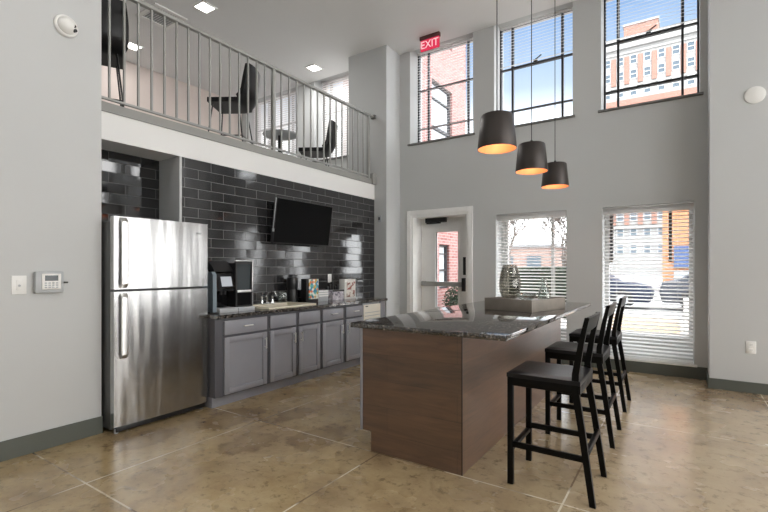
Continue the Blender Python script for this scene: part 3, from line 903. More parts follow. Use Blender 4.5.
s0 = make_stool()
spots = [(-.868, 2.912, 'black wooden bar stool nearest to us at the near end of the island'),
         (-.880, 3.885, 'middle black bar stool of the three along the island'),
         (-.890, 4.860, 'farthest black bar stool, by the far end of the island and the tall blind')]
st = [s0] + [dup(s0) for _ in spots[1:]]
for o, (x, y, lab) in zip(st, spots):
    o.location = (x, y, 0); o['label'] = lab

# ------------------------------------------------------------------ refrigerator
t = thing('refrigerator', 'tall stainless steel top freezer refrigerator in the dark tiled niche', 'refrigerator', (-4.1, 2.165, 0))
y0, y1 = 1.750, 2.585
obj('cabinet_body', box(B(), -4.52, -3.775, y0+.004, y1-.004, .03, 1.70, .006), M['fridgeside'], t)
def fdoor(z0, z1, nm, hz0, hz1):
    bm = B(); N = 14
    prof = []
    for i in range(N+1):
        v = i/N; y = y0+(y1-y0)*v; prof.append((-3.712 + .012*(1-(2*v-1)**2), y))
    pts = [(-3.768, y0), *prof, (-3.768, y1)]
    prism(bm, pts, 'z', z0, z1)
    dd = obj(nm, bm, M['steel'], t, angle=.5)
    bm = B()
    yh = y0+.068
    n = 16; rings = []
    for i in range(n+1):
        q = i/n; z = hz0+(hz1-hz0)*q; e = min(q, 1-q)
        off = .032*min(1, e/.04)**.5 if e < .04 else .032
        x = -3.71 + .004 + off
        w = .029
        rings.append([bm.verts.new((x-.011, yh-w, z)), bm.verts.new((x+.006, yh-w*.8, z)), bm.verts.new((x+.010, yh, z)), bm.verts.new((x+.006, yh+w*.8, z)), bm.verts.new((x-.011, yh+w, z))])
    fs = [bm.faces.new(rings[0][::-1]), bm.faces.new(rings[-1])]
    for q in range(n):
        for i in range(5): fs.append(bm.faces.new((rings[q][i], rings[q][(i+1) % 5], rings[q+1][(i+1) % 5], rings[q+1][i])))
    bmesh.ops.recalc_face_normals(bm, faces=fs)
    obj('handle', bm, M['steelplain'], dd)
    return dd
fdoor(1.152, 1.733, 'freezer_door', 1.160, 1.724)
fdoor(.062, 1.132, 'fresh_food_door', .60, 1.12)
bm = B(); box(bm, -3.775, -3.772, y0+.01, y1-.01, 1.13, 1.155); obj('door_gasket', bm, M['black'], t)
bm = B(); box(bm, -3.772, -3.735, y0+.03, y1-.01, .012, .058, .003); obj('kick_grille', bm, M['black'], t)
for y in (y0+.04, y1-.04):
    obj('foot', tube(B(), [(-3.76, y, 0), (-3.76, y, .035)], .016, 10), M['greyplastic'], t)
bm = B(); box(bm, -3.80, -3.735, y0+.01, y0+.07, 1.700, 1.722, .003); obj('hinge_cover', bm, M['greyplastic'], t)
bm = B(); box(bm, -3.7095, -3.706, y1-.145, y1-.065, 1.632, 1.644, .001); obj('badge', bm, M['greyplastic'], t)

# ------------------------------------------------------------------ base cabinets
XF = -3.625
def pull(bm, y, z, vertical, x=XF+.02, L=.11):
    if vertical:
        tube(bm, [(x+.028, y, z-L/2), (x+.028, y, z+L/2)], .0065, 8)
        for q in (-1, 1): tube(bm, [(x, y, z+q*L*.36), (x+.028, y, z+q*L*.36)], .004, 8)
    else:
        tube(bm, [(x+.028, y-L/2, z), (x+.028, y+L/2, z)], .0065, 8)
        for q in (-1, 1): tube(bm, [(x, y+q*L*.36, z), (x+.028, y+q*L*.36, z)], .004, 8)
    return bm
def front(bm, ya, yb, za, zb, shaker):
    x0, x1 = XF+.001, XF+.021
    if not shaker:
        box(bm, x0, x1, ya, yb, za, zb, .003)
    else:
        w = .055
        box(bm, x0, x0+.009, ya+w-.004, yb-w+.004, za+w-.004, zb-w+.004)
        box(bm, x0, x1, ya, ya+w, za, zb, .003); box(bm, x0, x1, yb-w, yb, za, zb, .003)
        box(bm, x0, x1, ya+w-.001, yb-w+.001, za, za+w, .003); box(bm, x0, x1, ya+w-.001, yb-w+.001, zb-w, zb, .003)
    return bm
def cabinet(label, ya, yb, bays, endpanel=False):
    t = thing('base_cabinet', label, 'base cabinet', (-3.93, (ya+yb)/2, 0), 0, 'grey base cabinets along the tiled wall')
    obj('carcass', box(B(), XT+.003, XF, ya, yb, .10, .847), M['cabgap'], t, smooth=False)
    obj('toe_kick', box(B(), XT+.003, XF-.045, ya, yb, 0, .10), M['cab'], t, smooth=False)
    for (a, b_, dh, side) in bays:
        dr = obj('drawer', front(B(), a, b_, .680, .815, False), M['cab'], t)
        if dh: obj('handle', pull(B(), (a+b_)/2, .752, False), M['pull'], dr)
        do = obj('door', front(B(), a, b_, .112, .655, True), M['cab'], t)
        if side:
            y = b_-.032 if side > 0 else a+.032
            obj('handle', pull(B(), y, .545, True), M['pull'], do)
    return t
cabinet('grey single door base cabinet right beside the refrigerator', 2.602, 3.240, [(2.695, 3.218, True, 1)])
cabinet('grey sink base cabinet with two blank drawer fronts under the cream sink', 3.241, 4.066, [(3.263, 3.640, False, 1), (3.688, 4.044, False, -1)])
cabinet('grey two drawer base cabinet between the sink cabinet and the ivory appliance', 4.067, 4.929, [(4.092, 4.488, True, 1), (4.548, 4.925, True, -1)])
t = thing('undercounter_appliance', 'ivory fronted appliance under the far end of the kitchen counter', 'appliance', (-3.9, 5.14, 0))
obj('appliance_body', box(B(), XT+.003, XF-.002, 4.932, 5.345, 0.02, .845), M['greyplastic'], t)
obj('front_panel', box(B(), XF-.001, XF+.018, 4.938, 5.340, .10, .815, .004), M['ivory'], t)
bm = B()
for i in range(5): box(bm, XF+.018, XF+.022, 4.96, 5.318, .70-i*.045, .708-i*.045)
obj('vent_ribs', bm, M['greyplastic'], t)
o = obj('control_badge', box(B(), XF+.018, XF+.021, 4.975, 5.03, .785, .798), M['black'], t)
o = obj('end_panel', box(B(), XT+.003, XF+.01, 5.348, 5.47, 0, .846, .003), M['cab']); tag(o, 'grey end panel closing the far end of the kitchen cabinets', 'cabinet panel')
# counter with a cut-out for the sink
bm = B()
sx0, sx1, sy0, sy1 = -4.13, -3.665, 3.30, 3.98
for (a, b_, c_, e) in ((XT+.002, -3.578, 2.598, sy0), (XT+.002, -3.578, sy1, 5.485), (XT+.002, sx0, sy0, sy1), (sx1, -3.578, sy0, sy1)):
    box(bm, a, b_, c_, e, .847, .880)
o = obj('kitchen_countertop', bm, M['granite'], smooth=False); tag(o, 'dark granite worktop along the tiled wall with the sink set in it', 'countertop')
t = thing('kitchen_sink', 'cream drop in sink set in the dark kitchen worktop', 'sink', (-3.9, 3.64, .88))
bm = B(); r_ = .03
rim = [(sx0-r_, sx1+r_, sy0-r_, sy0+.03), (sx0-r_, sx1+r_, sy1-.03, sy1+r_), (sx0-r_, sx0+.07, sy0+.03, sy1-.03), (sx1-.025, sx1+r_, sy0+.03, sy1-.03)]
for a, b_, c_, e in rim: box(bm, a, b_, c_, e, .8805, .900, .004)
obj('rim', bm, M['sink'], t)
bm = B(); box(bm, sx0+.07, sx1-.025, sy0+.03, sy1-.03, .72, .73)
for a, b_, c_, e in ((sx0+.06, sx0+.07, sy0+.03, sy1-.03), (sx1-.025, sx1-.015, sy0+.03, sy1-.03), (sx0+.06, sx1-.015, sy0+.02, sy0+.03), (sx0+.06, sx1-.015, sy1-.03, sy1-.02)):
    box(bm, a, b_, c_, e, .72, .882)
obj('basin', bm, M['sink'], t)
t = thing('faucet', 'chrome two handle faucet behind the cream sink', 'faucet', (-4.08, 3.64, .90))
obj('base_plate', box(B(), -4.115, -4.045, 3.53, 3.75, .9005, .915, .005), M['chrome'], t)
for y in (3.56, 3.72):
    bm = tube(B(), [(-4.08, y, .912), (-4.08, y, .965), (-4.08, y, .99)], [.020, .014, .018], 12); box(bm, -4.075, -4.0, y-.008, y+.008, .985, 1.0, .003)
    obj('tap_handle', bm, M['chrome'], t)
bm = tube(B(), [(-4.08, 3.64, .912), (-4.08, 3.64, 1.0), (-4.06, 3.64, 1.035), (-4.01, 3.64, 1.05), (-3.95, 3.64, 1.04), (-3.925, 3.64, 1.0)], .013, 12)
obj('spout', bm, M['chrome'], t)

# ------------------------------------------------------------------ things on the kitchen counter
ZK = .880
t = thing('coffee_machine', 'large black bean to cup coffee machine on the counter next to the refrigerator', 'coffee machine', (-3.95, 2.95, ZK))
xb, xf = -4.17, -3.76
obj('body', box(B(), xb, xf-.13, 2.715, 2.955, ZK+.012, 1.30, .008), M['blackgloss'], t)
obj('side_panel', prism(B(), [(xb+.04, ZK+.012), (xf-.005, ZK+.012), (xf-.005, 1.255), (xf-.03, 1.285), (xb+.04, 1.285)], 'y', 2.680, 2.722), M['bluegrey'], t)
obj('hood', prism(B(), [(xb, 1.285), (xf-.06, 1.285), (xf-.10, 1.335), (xf-.17, 1.395), (xb, 1.40)], 'y', 2.74, 2.962), M['black'], t)
bm = prism(B(), [(xf-.13, 1.09), (xf-.035, 1.09), (xf-.012, 1.12), (xf-.05, 1.27), (xf-.13, 1.285)], 'y', 2.728, 2.945); obj('brew_head', bm, M['blackgloss'], t)
bm = bar(B(), (xf-.004, 2.846, 1.140), (xf-.030, 2.846, 1.235), .120, .008, (0, 1, 0), .001); obj('touch_screen', bm, M['touch'], t)
for q in (2.82, 2.865): obj('spout', tube(B(), [(xf-.07, q, 1.09), (xf-.07, q, 1.055)], .012, 10), M['black'], t)
obj('drip_tray', box(B(), xf-.13, xf+.035, 2.73, 2.945, ZK, ZK+.045, .005), M['greyplastic'], t)
obj('milk_cabinet', box(B(), xb, xf-.045, 2.968, 3.168, ZK+.012, 1.375, .004), M['black'], t)
bm = wall_grid(B(), 'x', xf-.045, xf-.028, 2.964, 3.178, ZK+.04, 1.392, [(2.984, 3.160, 1.10, 1.362), (2.984, 3.160, ZK+.055, 1.065)]); obj('cabinet_frame', bm, M['black'], t, smooth=False)
bm = B(); box(bm, xf-.046, xf-.026, 2.964, 3.180, 1.392, 1.402, .002); box(bm, xf-.046, xf-.026, 3.178, 3.186, ZK+.04, 1.402, .002); box(bm, xf-.030, xf-.020, 2.984, 3.160, 1.068, 1.094, .002)
obj('silver_trim', bm, M['steelplain'], t)
obj('upper_window', box(B(), xf-.044, xf-.038, 2.984, 3.160, 1.10, 1.362), M['lcd'], t)
obj('lower_door', box(B(), xf-.044, xf-.034, 2.984, 3.160, ZK+.055, 1.065), M['screen'], t)
obj('cabinet_foot', box(B(), xb, xf+.02, 2.962, 3.17, ZK, ZK+.04, .004), M['greyplastic'], t)

t = thing('coffee_canister', 'tall black canister between the sink and the diamond patterned pack', 'canister', (-4.02, 4.02, ZK))
obj('body', lathe(B(), [(0, 0), (.066, 0), (.068, .01), (.068, .15), (.062, .165), (.064, .18), (.071, .20), (.071, .30), (.064, .325), (0, .33)], (-4.11, 4.083, ZK), 28), M['black'], t)
obj('lid', lathe(B(), [(0, .33), (.055, .33), (.055, .35), (.03, .36), (0, .362)], (-4.11, 4.083, ZK), 24), M['blackgloss'], t)
o = obj('glass_jar', lathe(B(), [(0, 0), (.06, 0), (.065, .01), (.065, .11), (.055, .13), (.051, .13), (.06, .108), (.06, .012), (0, .006)], (-4.10, 3.90, .90), 24), M['clear'], angle=2); tag(o, 'small clear glass jar beside the sink and the black canister', 'jar')
t = thing('pod_rack', 'black countertop rack with a colourful diamond patterned face', 'rack', (-3.98, 4.265, ZK))
obj('rack_body', box(B(), -4.03, -3.935, 4.155, 4.375, ZK, 1.185, .006), M['black'], t)
obj('patterned_panel', box(B(), -3.935, -3.925, 4.195, 4.372, ZK+.045, 1.18, .002), M['diamond'], t)
t = thing('napkin_box', 'low box with white stripes right of the diamond patterned rack', 'box', (-4.0, 4.53, ZK))
obj('box_body', box(B(), -4.05, -3.95, 4.395, 4.595, ZK, 1.03, .004), M['greyplastic'], t)
bm = B()
for i in range(3): box(bm, -3.95, -3.944, 4.40, 4.59, ZK+.065+i*.03, ZK+.083+i*.03)
obj('white_stripe', bm, M['plastic'], t)
t = thing('supply_caddy', 'dark caddy holding mauve packets left of the floral box', 'caddy', (-4.0, 4.79, ZK))
obj('basket', box(B(), -4.10, -3.93, 4.665, 4.905, ZK, 1.02, .006), M['mauve'], t)
bm = B()
for i in range(5): box(bm, -4.08+.01*i, -4.07+.01*i+.03, 4.68+i*.042, 4.71+i*.042, 1.018, 1.07+.03*((i*7) % 3), .002)
obj('packets', bm, M['black'], t)
o = obj('caddy_rim', box(B(), -3.932, -3.926, 4.665, 4.905, 1.0, 1.022), M['black'], t)
t = thing('floral_box', 'upright white box with a red and brown floral print on the kitchen counter', 'box', (-4.0, 5.08, ZK))
obj('box_body', box(B(), -4.05, -3.95, 4.945, 5.20, ZK, 1.165, .004), M['plastic'], t)
obj('printed_panel', box(B(), -3.95, -3.946, 4.985, 5.18, ZK+.03, 1.125), M['floral'], t)

# television
t = thing('television', 'flat black television tilted on its arm over the kitchen counter', 'television', (-4.16, 4.28, 1.9))
tb = (-4.12, 1.622); tt = (-4.043, 2.178)
ax = Vector((tt[0]-tb[0], 0, tt[1]-tb[1])).normalized(); nn = Vector((ax.z, 0, -ax.x))
def tvbar(d0, d1, ya, yb, za, zb, bev=.003):
    bm = B(); box(bm, d0, d1, ya, yb, za, zb, bev)
    for v in bm.verts:
        q = v.co.copy(); p = Vector((tb[0], q.y, tb[1])) + nn*q.x + ax*q.z; v.co = p
    return bm
hh = .561
obj('cabinet', tvbar(-.038, .0, 3.760, 4.80, 0, hh), M['black'], t)
obj('screen', tvbar(.0, .002, 3.772, 4.788, .018, hh-.012, 0), M['screen'], t)
bm = tvbar(-.075, -.04, 3.90, 3.945, .10, .50); bar(bm, (-4.15, 3.93, 1.98), (-4.215, 4.10, 1.98), .02, .03, (0, 0, 1)); box(bm, XT, XT+.02, 4.0, 4.35, 1.80, 2.08)
obj('wall_mount', bm, M['greyplastic'], t)
bm = B(); tube(bm, [(-4.10, 3.752, 1.80), (-4.045, 3.752, 2.17)], .0045, 8); box(bm, -4.11, -4.085, 3.745, 3.76, 1.765, 1.80, .003)
obj('tilt_arm', bm, M['greyplastic'], t)

# ------------------------------------------------------------------ small wall fittings
def plate_x(name, label, cat, x, ya, yb, za, zb):
    return thing(name, label, cat, (x, (ya+yb)/2, (za+zb)/2))
t = plate_x('wall_switch', 'white sensor switch plate on the left wall beside the grey keypad', 'switch', XL, 1.150, 1.236, 1.137, 1.268)
obj('plate', box(B(), XL, XL+.007, 1.150, 1.236, 1.137, 1.268, .002), M['plastic'], t)
obj('rocker', box(B(), XL+.007, XL+.011, 1.176, 1.210, 1.166, 1.239, .002), M['plastic'], t)
obj('sensor', lathe(B(), [(0, 0), (.008, 0), (.008, .003), (0, .003)], (0, 0, 0), 14), M['greyplastic'], t, local=True)
sn = [o for o in t.children if o.name.startswith('sensor')][0]; sn.rotation_euler = (0, PI/2, 0); sn.location = (.010, 0, -.005)
t = plate_x('alarm_keypad', 'grey keypad box with a dark display on the left wall', 'keypad', XL, 1.275, 1.462, 1.145, 1.292)
obj('guard_box', box(B(), XL, XL+.045, 1.275, 1.452, 1.140, 1.296, .008), M['greyplastic'], t)
obj('keypad_face', box(B(), XL+.045, XL+.052, 1.312, 1.432, 1.165, 1.280, .003), M['plastic'], t)
obj('display', box(B(), XL+.052, XL+.054, 1.330, 1.412, 1.228, 1.268), M['lcd'], t)
bm = B()
for i in range(3):
    for j in range(4): box(bm, XL+.052, XL+.0545, 1.328+j*.023, 1.343+j*.023, 1.175+i*.016, 1.185+i*.016)
obj('keys', bm, M['greyplastic'], t)
obj('lock', tube(B(), [(XL+.025, 1.452, 1.215), (XL+.025, 1.485, 1.213)], .006, 8), M['black'], t)
t = thing('security_camera', 'white dome camera high on the left wall', 'camera', (XL, 1.478, 3.145), 0)
def xl(bm): bmesh.ops.rotate(bm, cent=(0, 0, 0), matrix=Matrix.Rotation(PI/2, 3, 'Y'), verts=bm.verts); return bm
obj('mount_ring', xl(lathe(B(), [(0, 0), (.080, 0), (.082, .006), (.078, .022), (.070, .028), (0, .028)], seg=32)), M['plastic'], t, local=True)
obj('dome', xl(lathe(B(), [(.064, .028), (.060, .045), (.047, .066), (.025, .079), (0, .083)], seg=32)), M['plastic'], t, local=True, angle=2)
for dy, dz in ((.028, -.004), (.036, -.030)):
    bm = tube(B(), [(.040, dy, dz), (.074, dy*1.15, dz*1.15)], .012, 12); obj('lens', bm, M['black'], t, local=True)
t = thing('wall_cover', 'round white cover plate high on the right pier', 'cover plate', (.655, YC, 3.145))
def yl(bm): bmesh.ops.rotate(bm, cent=(0, 0, 0), matrix=Matrix.Rotation(PI/2, 3, 'X'), verts=bm.verts); return bm
obj('disc', yl(lathe(B(), [(0, 0), (.086, 0), (.090, .004), (.088, .012), (.07, .018), (0, .020)], seg=36)), M['plastic'], t, local=True)
t = thing('power_outlet', 'white power outlet low on the right pier', 'outlet', (.622, YC, .483))
obj('plate', box(B(), .580, .664, YC-.007, YC, .418, .548, .002), M['plastic'], t)
for z in (.455, .511):
    so = obj('socket', box(B(), .604, .640, YC-.010, YC-.007, z-.018, z+.018, .003), M['plastic'], t)
    bm = B(); box(bm, .613, .616, YC-.0106, YC-.0098, z-.004, z+.009); box(bm, .628, .631, YC-.0106, YC-.0098, z-.004, z+.009); obj('slot', bm, M['greyplastic'], so)
t = thing('power_outlet', 'white outlet on the dark tiles above the striped box', 'outlet', (XT, 4.945, 1.178))
obj('plate', box(B(), XT, XT+.007, 4.905, 4.985, 1.115, 1.235, .002), M['plastic'], t)
for z in (1.148, 1.202): obj('socket', box(B(), XT+.007, XT+.010, 4.928, 4.962, z-.016, z+.016, .002), M['plastic'], t)
t = thing('wall_sensor', 'small grey sensor plate on the left pier beside the tiles', 'sensor', (-4.12, YC, 2.13))
obj('plate', box(B(), -4.155, -4.085, YC-.012, YC, 2.08, 2.185, .003), M['greyplastic'], t)
obj('button', box(B(), -4.14, -4.108, YC-.016, YC-.012, 2.11, 2.16, .002), M['black'], t)

# ------------------------------------------------------------------ outside
struct('ground', box(B(), -60, 60, 6.95, 140, -.14, -.04), M['asphalt'])
struct('pavement', box(B(), -16, 16, 6.95, 13.5, -.04, -.01), M['paving'])
o = obj('planter_bed', box(B(), -1.6, 0.0, 9.6, 12.6, -.01, .16, .03), M['mulch']); tag(o, 'brown mulch bed outside the tall right window', 'planting bed')
# brick wing outside the door
t = thing('brick_building', 'red brick building wing close outside the white door', 'building', (-5.9, 10.2, 0))
wins = [(10.02, 10.60, .80, 1.92), (9.62, 10.78, 4.0, 5.92), (9.55, 10.78, 7.0, 8.9)]
obj('wall', wall_grid(B(), 'x', -5.0, -5.3, 8.2, 11.65, 0, 11.5, wins), M['brick'], t, smooth=False)
obj('rear_wall', box(B(), -6.6, -5.3, 8.2, 11.65, 0, 11.5), M['brick'], t, smooth=False)
for a, b_, c_, e in wins:
    fr = obj('window', wall_grid(B(), 'x', -5.06, -5.14, a, b_, c_, e, [(a+.05, b_-.09, c_+.05, c_+(e-c_)*.40), (a+.05, b_-.09, c_+(e-c_)*.44, c_+(e-c_)*.78), (a+.05, b_-.09, c_+(e-c_)*.80, e-.05)]), M['frame'], t, smooth=False)
    obj('pane', box(B(), -5.12, -5.11, a+.05, b_-.05, c_+.05, e-.05), M['winlight'], fr, smooth=False)
# clipped hedge by the kerb
t = thing('hedge', 'long clipped dark green hedge outside the window beside the door', 'hedge', (-4.2, 12.9, 0))
bm = B()
for i in range(3800):
    q = [random.random() for _ in range(3)]
    f_ = random.randrange(3)
    q[f_] = random.choice((0.03, .97)) if f_ != 2 else .97
    p = Vector((-5.9+3.6*q[0], 12.5+.8*q[1], .03+1.28*q[2])) + Vector((random.gauss(0, .03), random.gauss(0, .03), random.gauss(0, .03)))
    d_ = Vector((random.uniform(-1, 1), random.uniform(-1, 1), random.uniform(-1, 1))).normalized(); e_ = d_.orthogonal().normalized()
    bm.faces.new([bm.verts.new(p+d_*.05), bm.verts.new(p+e_*.03), bm.verts.new(p-d_*.05), bm.verts.new(p-e_*.03)])
obj('foliage', bm, M['leaf'], t, smooth=False)
obj('hedge_core', box(B(), -5.85, -2.35, 12.55, 13.25, -.01, 1.27), M['leaf'], t)
# shrubs by the brick wing
def shrub(x, y, r, h, label):
    t = thing('shrub', label, 'shrub', (x, y, 0), 0, 'shrubs along the brick wall')
    bm = B()
    for i in range(900):
        th = random.random()*2*PI; ph = math.acos(2*random.random()-1); q = random.random()**.4
        p = Vector((x+r*q*math.sin(ph)*math.cos(th), y+r*q*math.sin(ph)*math.sin(th), h*.55+h*.45*q*math.cos(ph)))
        d_ = Vector((random.uniform(-1, 1), random.uniform(-1, 1), random.uniform(-1, 1))).normalized()
        e_ = d_.orthogonal().normalized()
        s = .035
        vs = [bm.verts.new(p+d_*s), bm.verts.new(p+e_*s*.5), bm.verts.new(p-d_*s), bm.verts.new(p-e_*s*.5)]
        bm.faces.new(vs)
    obj('foliage', bm, M['leaf'], t, smooth=False)
    bm = B()
    for k_ in range(4): tube(bm, [(x, y, 0), (x+r*.5*math.cos(k_*1.7), y+r*.5*math.sin(k_*1.7), h*.6)], .01, 5)
    obj('stem', bm, M['bark'], t)
shrub(-4.58, 10.02, .30, .88, 'left green shrub against the brick wall seen through the door glass')
shrub(-4.56, 10.85, .32, .90, 'right green shrub against the brick wall seen through the door glass')

# tall white hotel far away
t = thing('hotel_building', 'tall white stone hotel with pink brick piers across the street', 'building', (-3, 106, 0))
obj('wall', box(B(), -15.5, 14, 100, 112, 0, 46), M['stone'], t, smooth=False)
bm = B(); box(bm, -16.0, 14.5, 99.3, 112.4, 44.6, 45.4); box(bm, -15.8, 14.3, 99.6, 112.2, 45.4, 47.0); obj('cornice', bm, M['stone'], t, smooth=False)
bm = B(); box(bm, -15.7, 14.2, 99.7, 100, 43.6, 44.0); box(bm, -15.7, 14.2, 99.7, 100, 37.0, 37.3); box(bm, -15.7, 14.2, 99.7, 100, 9.0, 9.8); obj('string_course', bm, M['stone'], t, smooth=False)
obj('brick_band', box(B(), -15.6, 14.1, 99.8, 100, 31.0, 34.6), M['pinkbrick'], t, smooth=False)
bm = B(); box(bm, -9.7, -3.7, 104, 110, 47.0, 51.0); obj('rooftop_block', bm, M['pinkbrick'], t, smooth=False)
bm = B(); box(bm, -9.9, -3.5, 103.8, 110.2, 51.0, 51.4); obj('rooftop_coping', bm, M['stone'], t, smooth=False)
px = [-14.6 + 2.32*i for i in range(12)]
win0 = None
for z in (41.4, 38.5, 35.2, 10.6, 7.4, 4.2):
    for x in px:
        if win0 is None:
            f = wall_grid(B(), 'y', 99.85, 100.0, -.62, .62, 0, 1.8, [(-.52, .52, .10, .86), (-.52, .52, .95, 1.70)])
            win0 = obj('window', f, M['framew'], t, smooth=False, local=True)
            pn0 = obj('pane', box(B(), -.52, .52, 99.93, 99.96, .10, 1.70), M['winglass'], win0, smooth=False, local=True)
            win0.location = Vector((x, 0, z)) - t.location
        else:
            c = win0.copy(); COL.objects.link(c); c.parent = t; c.location = Vector((x, 0, z)) - t.location
            c2 = pn0.copy(); COL.objects.link(c2); c2.parent = c
pr0 = None
for za, zb in ((37.6, 43.0), (9.6, 14.0)):
    for i, x in enumerate(px):
        if i % 1 == 0:
            bm = box(B(), x+.74, x+1.58, 99.7, 100, za, zb); obj('brick_pier', bm, M['pinkbrick'], t, smooth=False)
# orange brick shop
t = thing('orange_brick_building', 'orange brick low building at the right of the tall lower window', 'building', (4, 32, 0))
obj('wall', box(B(), -.85, 12, 30, 38, 0, 8.2), M['orangebrick'], t, smooth=False)
obj('parapet', box(B(), -.95, 12.1, 29.9, 38.1, 8.2, 8.6), M['stone'], t, smooth=False)
obj('shop_sign', box(B(), -.3, 3.2, 29.85, 30.0, 1.35, 2.55), M['signblue'], t, smooth=False)
obj('shop_window', box(B(), -.3, 3.2, 29.9, 30.0, .0, 1.2), M['winlight'], t, smooth=False)
# low brown building behind the bare trees
t = thing('brown_brick_building', 'low brown brick building behind the bare trees', 'building', (-13, 38, 0))
obj('wall', box(B(), -18, -8.2, 36, 42, 0, 3.0), M['brownbrick'], t, smooth=False)
obj('roof', box(B(), -18.2, -8.0, 35.8, 42.2, 3.0, 3.15), M['asphalt'], t, smooth=False)
for x in (-14.6, -12.4, -10.2): obj('window', box(B(), x, x+1.1, 35.95, 36.0, 1.0, 2.3), M['winglass'], t, smooth=False)
# bare trees
def bare_tree(x, y, h, label, seed):
    rnd = random.Random(seed)
    t = thing('bare_tree', label, 'tree', (x, y, 0), 0, 'bare winter trees beyond the far window')
    bm = B()
    def branch(p, d, L, r, n):
        pts = [p]; q = p.copy(); dd = d.copy()
        for i in range(3):
            dd = (dd + Vector((rnd.uniform(-.22, .22), rnd.uniform(-.22, .22), rnd.uniform(-.05, .15)))).normalized(); q = q + dd*L/3; pts.append(q.copy())
        tube(bm, pts, [r, r*.85, r*.7, r*.55], 5, False)
        if n == 0: return
        for i in range(3 if n > 1 else 4):
            a_ = rnd.uniform(0, 2*PI); sp = rnd.uniform(.45, .95)
            e_ = (dd + sp*Vector((math.cos(a_), math.sin(a_), rnd.uniform(-.1, .5)))).normalized()
            branch(pts[rnd.choice((2, 3, 3))], e_, L*rnd.uniform(.6, .8), max(r*.55, .018), n-1)
    branch(Vector((x, y, 0)), Vector((0, 0, 1)), h*.22, .13, 5)
    obj('branches', bm, M['bark'], t)
    obj('trunk', tube(B(), [(x, y, -.05), (x, y, h*.1)], [.20, .165], 10), M['bark'], t)
bare_tree(-6.6, 21, 8.5, 'left bare tree outside the window beside the door', 3)
bare_tree(-4.9, 24, 9.0, 'right bare tree outside the window beside the door', 11)
# parked cars
def car(x, y, rz, mat, label, van=False):
    t = thing('parked_car' if not van else 'parked_van', label, 'car' if not van else 'van', (x, y, -.04), rz)
    if not van:
        prof = [(-2.2, .25), (2.2, .25), (2.25, .55), (2.1, .78), (1.2, .92), (.55, 1.38), (-1.1, 1.42), (-1.75, .98), (-2.2, .90), (-2.28, .6)]
        wp = [(1.02, .95), (.48, 1.32), (-1.05, 1.36), (-1.55, .98)]
    else:
        prof = [(-2.5, .3), (2.5, .3), (2.55, .8), (2.3, 1.1), (1.7, 2.05), (-2.45, 2.1), (-2.5, 1.0)]
        wp = [(2.1, 1.15), (1.62, 1.95), (.9, 1.95), (.9, 1.15)]
    bm = prism(B(), prof, 'y', -.86, .86)
    bmesh.ops.bevel(bm, geom=list(bm.edges), offset=.06, segments=2, affect='EDGES', profile=.5)
    obj('body', bm, mat, t, local=True)
    for s in (-1, 1):
        bm = prism(B(), wp, 'y', s*.862, s*.872); obj('side_window', bm, M['winglass'], t, local=True, smooth=False)
        for xx in (-1.4, 1.4):
            bm = tube(B(), [(xx, s*.70, .32), (xx, s*.88, .32)], .32, 20); w_ = obj('wheel', bm, M['black'], t, local=True)
            bm = tube(B(), [(xx, s*.88, .32), (xx, s*.895, .32)], .18, 14); obj('hubcap', bm, M['greyplastic'], w_, local=True)
car(-3.0, 17.5, 0, M['carblue'], 'navy car parked outside the tall lower window on its left')
car(1.7, 17.8, 0, M['cargrey'], 'grey car parked outside the tall lower window on its right')
car(-5.6, 15.5, .1, M['carsilver'], 'silver car parked outside the window beside the door')
car(-9.4, 19.0, .0, M['carwhite'], 'white van parked farther back outside the window beside the door', True)
o = obj('utility_cabinet', box(B(), .05, .75, 10.4, 10.9, -.01, .72, .02), M['carwhite']); tag(o, 'white utility cabinet standing outside the tall right window', 'utility cabinet')

# ------------------------------------------------------------------ sky and camera
w = bpy.data.worlds.new('sky'); SC.world = w; w.use_nodes = True
nt = w.node_tree; nt.nodes.clear()
def wn(k_, **kw):
    x = nt.nodes.new(k_)
    for a_, b_ in kw.items(): setattr(x, a_, b_)
    return x
out = wn('ShaderNodeOutputWorld'); bg = wn('ShaderNodeBackground'); nt.links.new(bg.outputs[0], out.inputs[0])
tc = wn('ShaderNodeTexCoord'); sep = wn('ShaderNodeSeparateXYZ'); nt.links.new(tc.outputs['Generated'], sep.inputs[0])
rp = wn('ShaderNodeValToRGB'); nt.links.new(sep.outputs[2], rp.inputs[0])
e = rp.color_ramp.elements
e[0].position = 0.0; e[0].color = (2.9, 2.92, 2.96, 1)
e[1].position = .27; e[1].color = (2.6, 2.66, 2.75, 1)
x = e.new(.325); x.color = (.72, .80, .92, 1)
x = e.new(.36); x.color = (.46, .57, .72, 1)
x = e.new(.47); x.color = (.24, .38, .62, 1)
x = e.new(.54); x.color = (.30, .42, .62, 1)
x = e.new(.62); x.color = (4.3, 4.45, 4.6, 1)  # brightness added overhead, above the view, to light blinds and room
x = e.new(1.0); x.color = (4.6, 4.7, 4.8, 1)
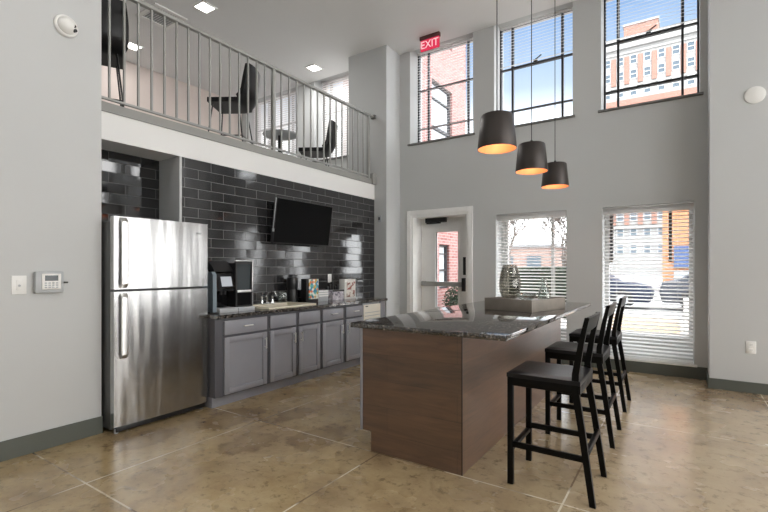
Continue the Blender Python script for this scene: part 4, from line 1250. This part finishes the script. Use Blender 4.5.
# sky glow added behind the camera to the right, lights the room
glow_dir = Vector((.94, -.06, .34)).normalized()
dp = wn('ShaderNodeVectorMath', operation='DOT_PRODUCT'); nt.links.new(tc.outputs['Generated'], dp.inputs[0]); dp.inputs[1].default_value = glow_dir
mx = wn('ShaderNodeMath', operation='MAXIMUM'); nt.links.new(dp.outputs['Value'], mx.inputs[0]); mx.inputs[1].default_value = 0
pw = wn('ShaderNodeMath', operation='POWER'); nt.links.new(mx.outputs[0], pw.inputs[0]); pw.inputs[1].default_value = 2.5
ma = wn('ShaderNodeMath', operation='MULTIPLY_ADD'); nt.links.new(pw.outputs[0], ma.inputs[0]); ma.inputs[1].default_value = 5.0; ma.inputs[2].default_value = 1.5
cl = wn('ShaderNodeMix', data_type='RGBA'); nt.links.new(pw.outputs[0], cl.inputs[0]); nt.links.new(rp.outputs[0], cl.inputs[6]); cl.inputs[7].default_value = (1.0, .97, .93, 1)
nt.links.new(cl.outputs[2], bg.inputs[0]); nt.links.new(ma.outputs[0], bg.inputs[1])

sl = bpy.data.lights.new('sun', 'SUN'); sl.energy = 1.5; sl.angle = math.radians(4); sl.color = (1.0, .96, .90)
so = bpy.data.objects.new('sun', sl); COL.objects.link(so); so.rotation_euler = Vector((-.25, .80, -.55)).to_track_quat('-Z', 'Y').to_euler(); so.location = (3, -12, 12)

cam = bpy.data.cameras.new('camera'); co = bpy.data.objects.new('camera', cam); COL.objects.link(co)
co.location = (0, 0, 1.32); co.rotation_euler = (PI/2, 0, math.radians(33.58))
cam.sensor_width = 36; cam.sensor_fit = 'HORIZONTAL'; cam.lens = 446.4/768*36
cam.shift_y = 12.2/768; cam.clip_end = 400; cam.clip_start = .02
SC.camera = co

SC.view_settings.view_transform = 'Standard'; SC.view_settings.look = 'None'
SC.view_settings.exposure = 0.16; SC.view_settings.gamma = 1.0; SC.view_settings.use_curve_mapping = False
SC.cycles.use_denoising = True
SC.cycles.max_bounces = 10; SC.cycles.diffuse_bounces = 6; SC.cycles.glossy_bounces = 4; SC.cycles.transparent_max_bounces = 24
SC.cycles.caustics_reflective = False; SC.cycles.caustics_refractive = False
SC.cycles.sample_clamp_indirect = 6.0
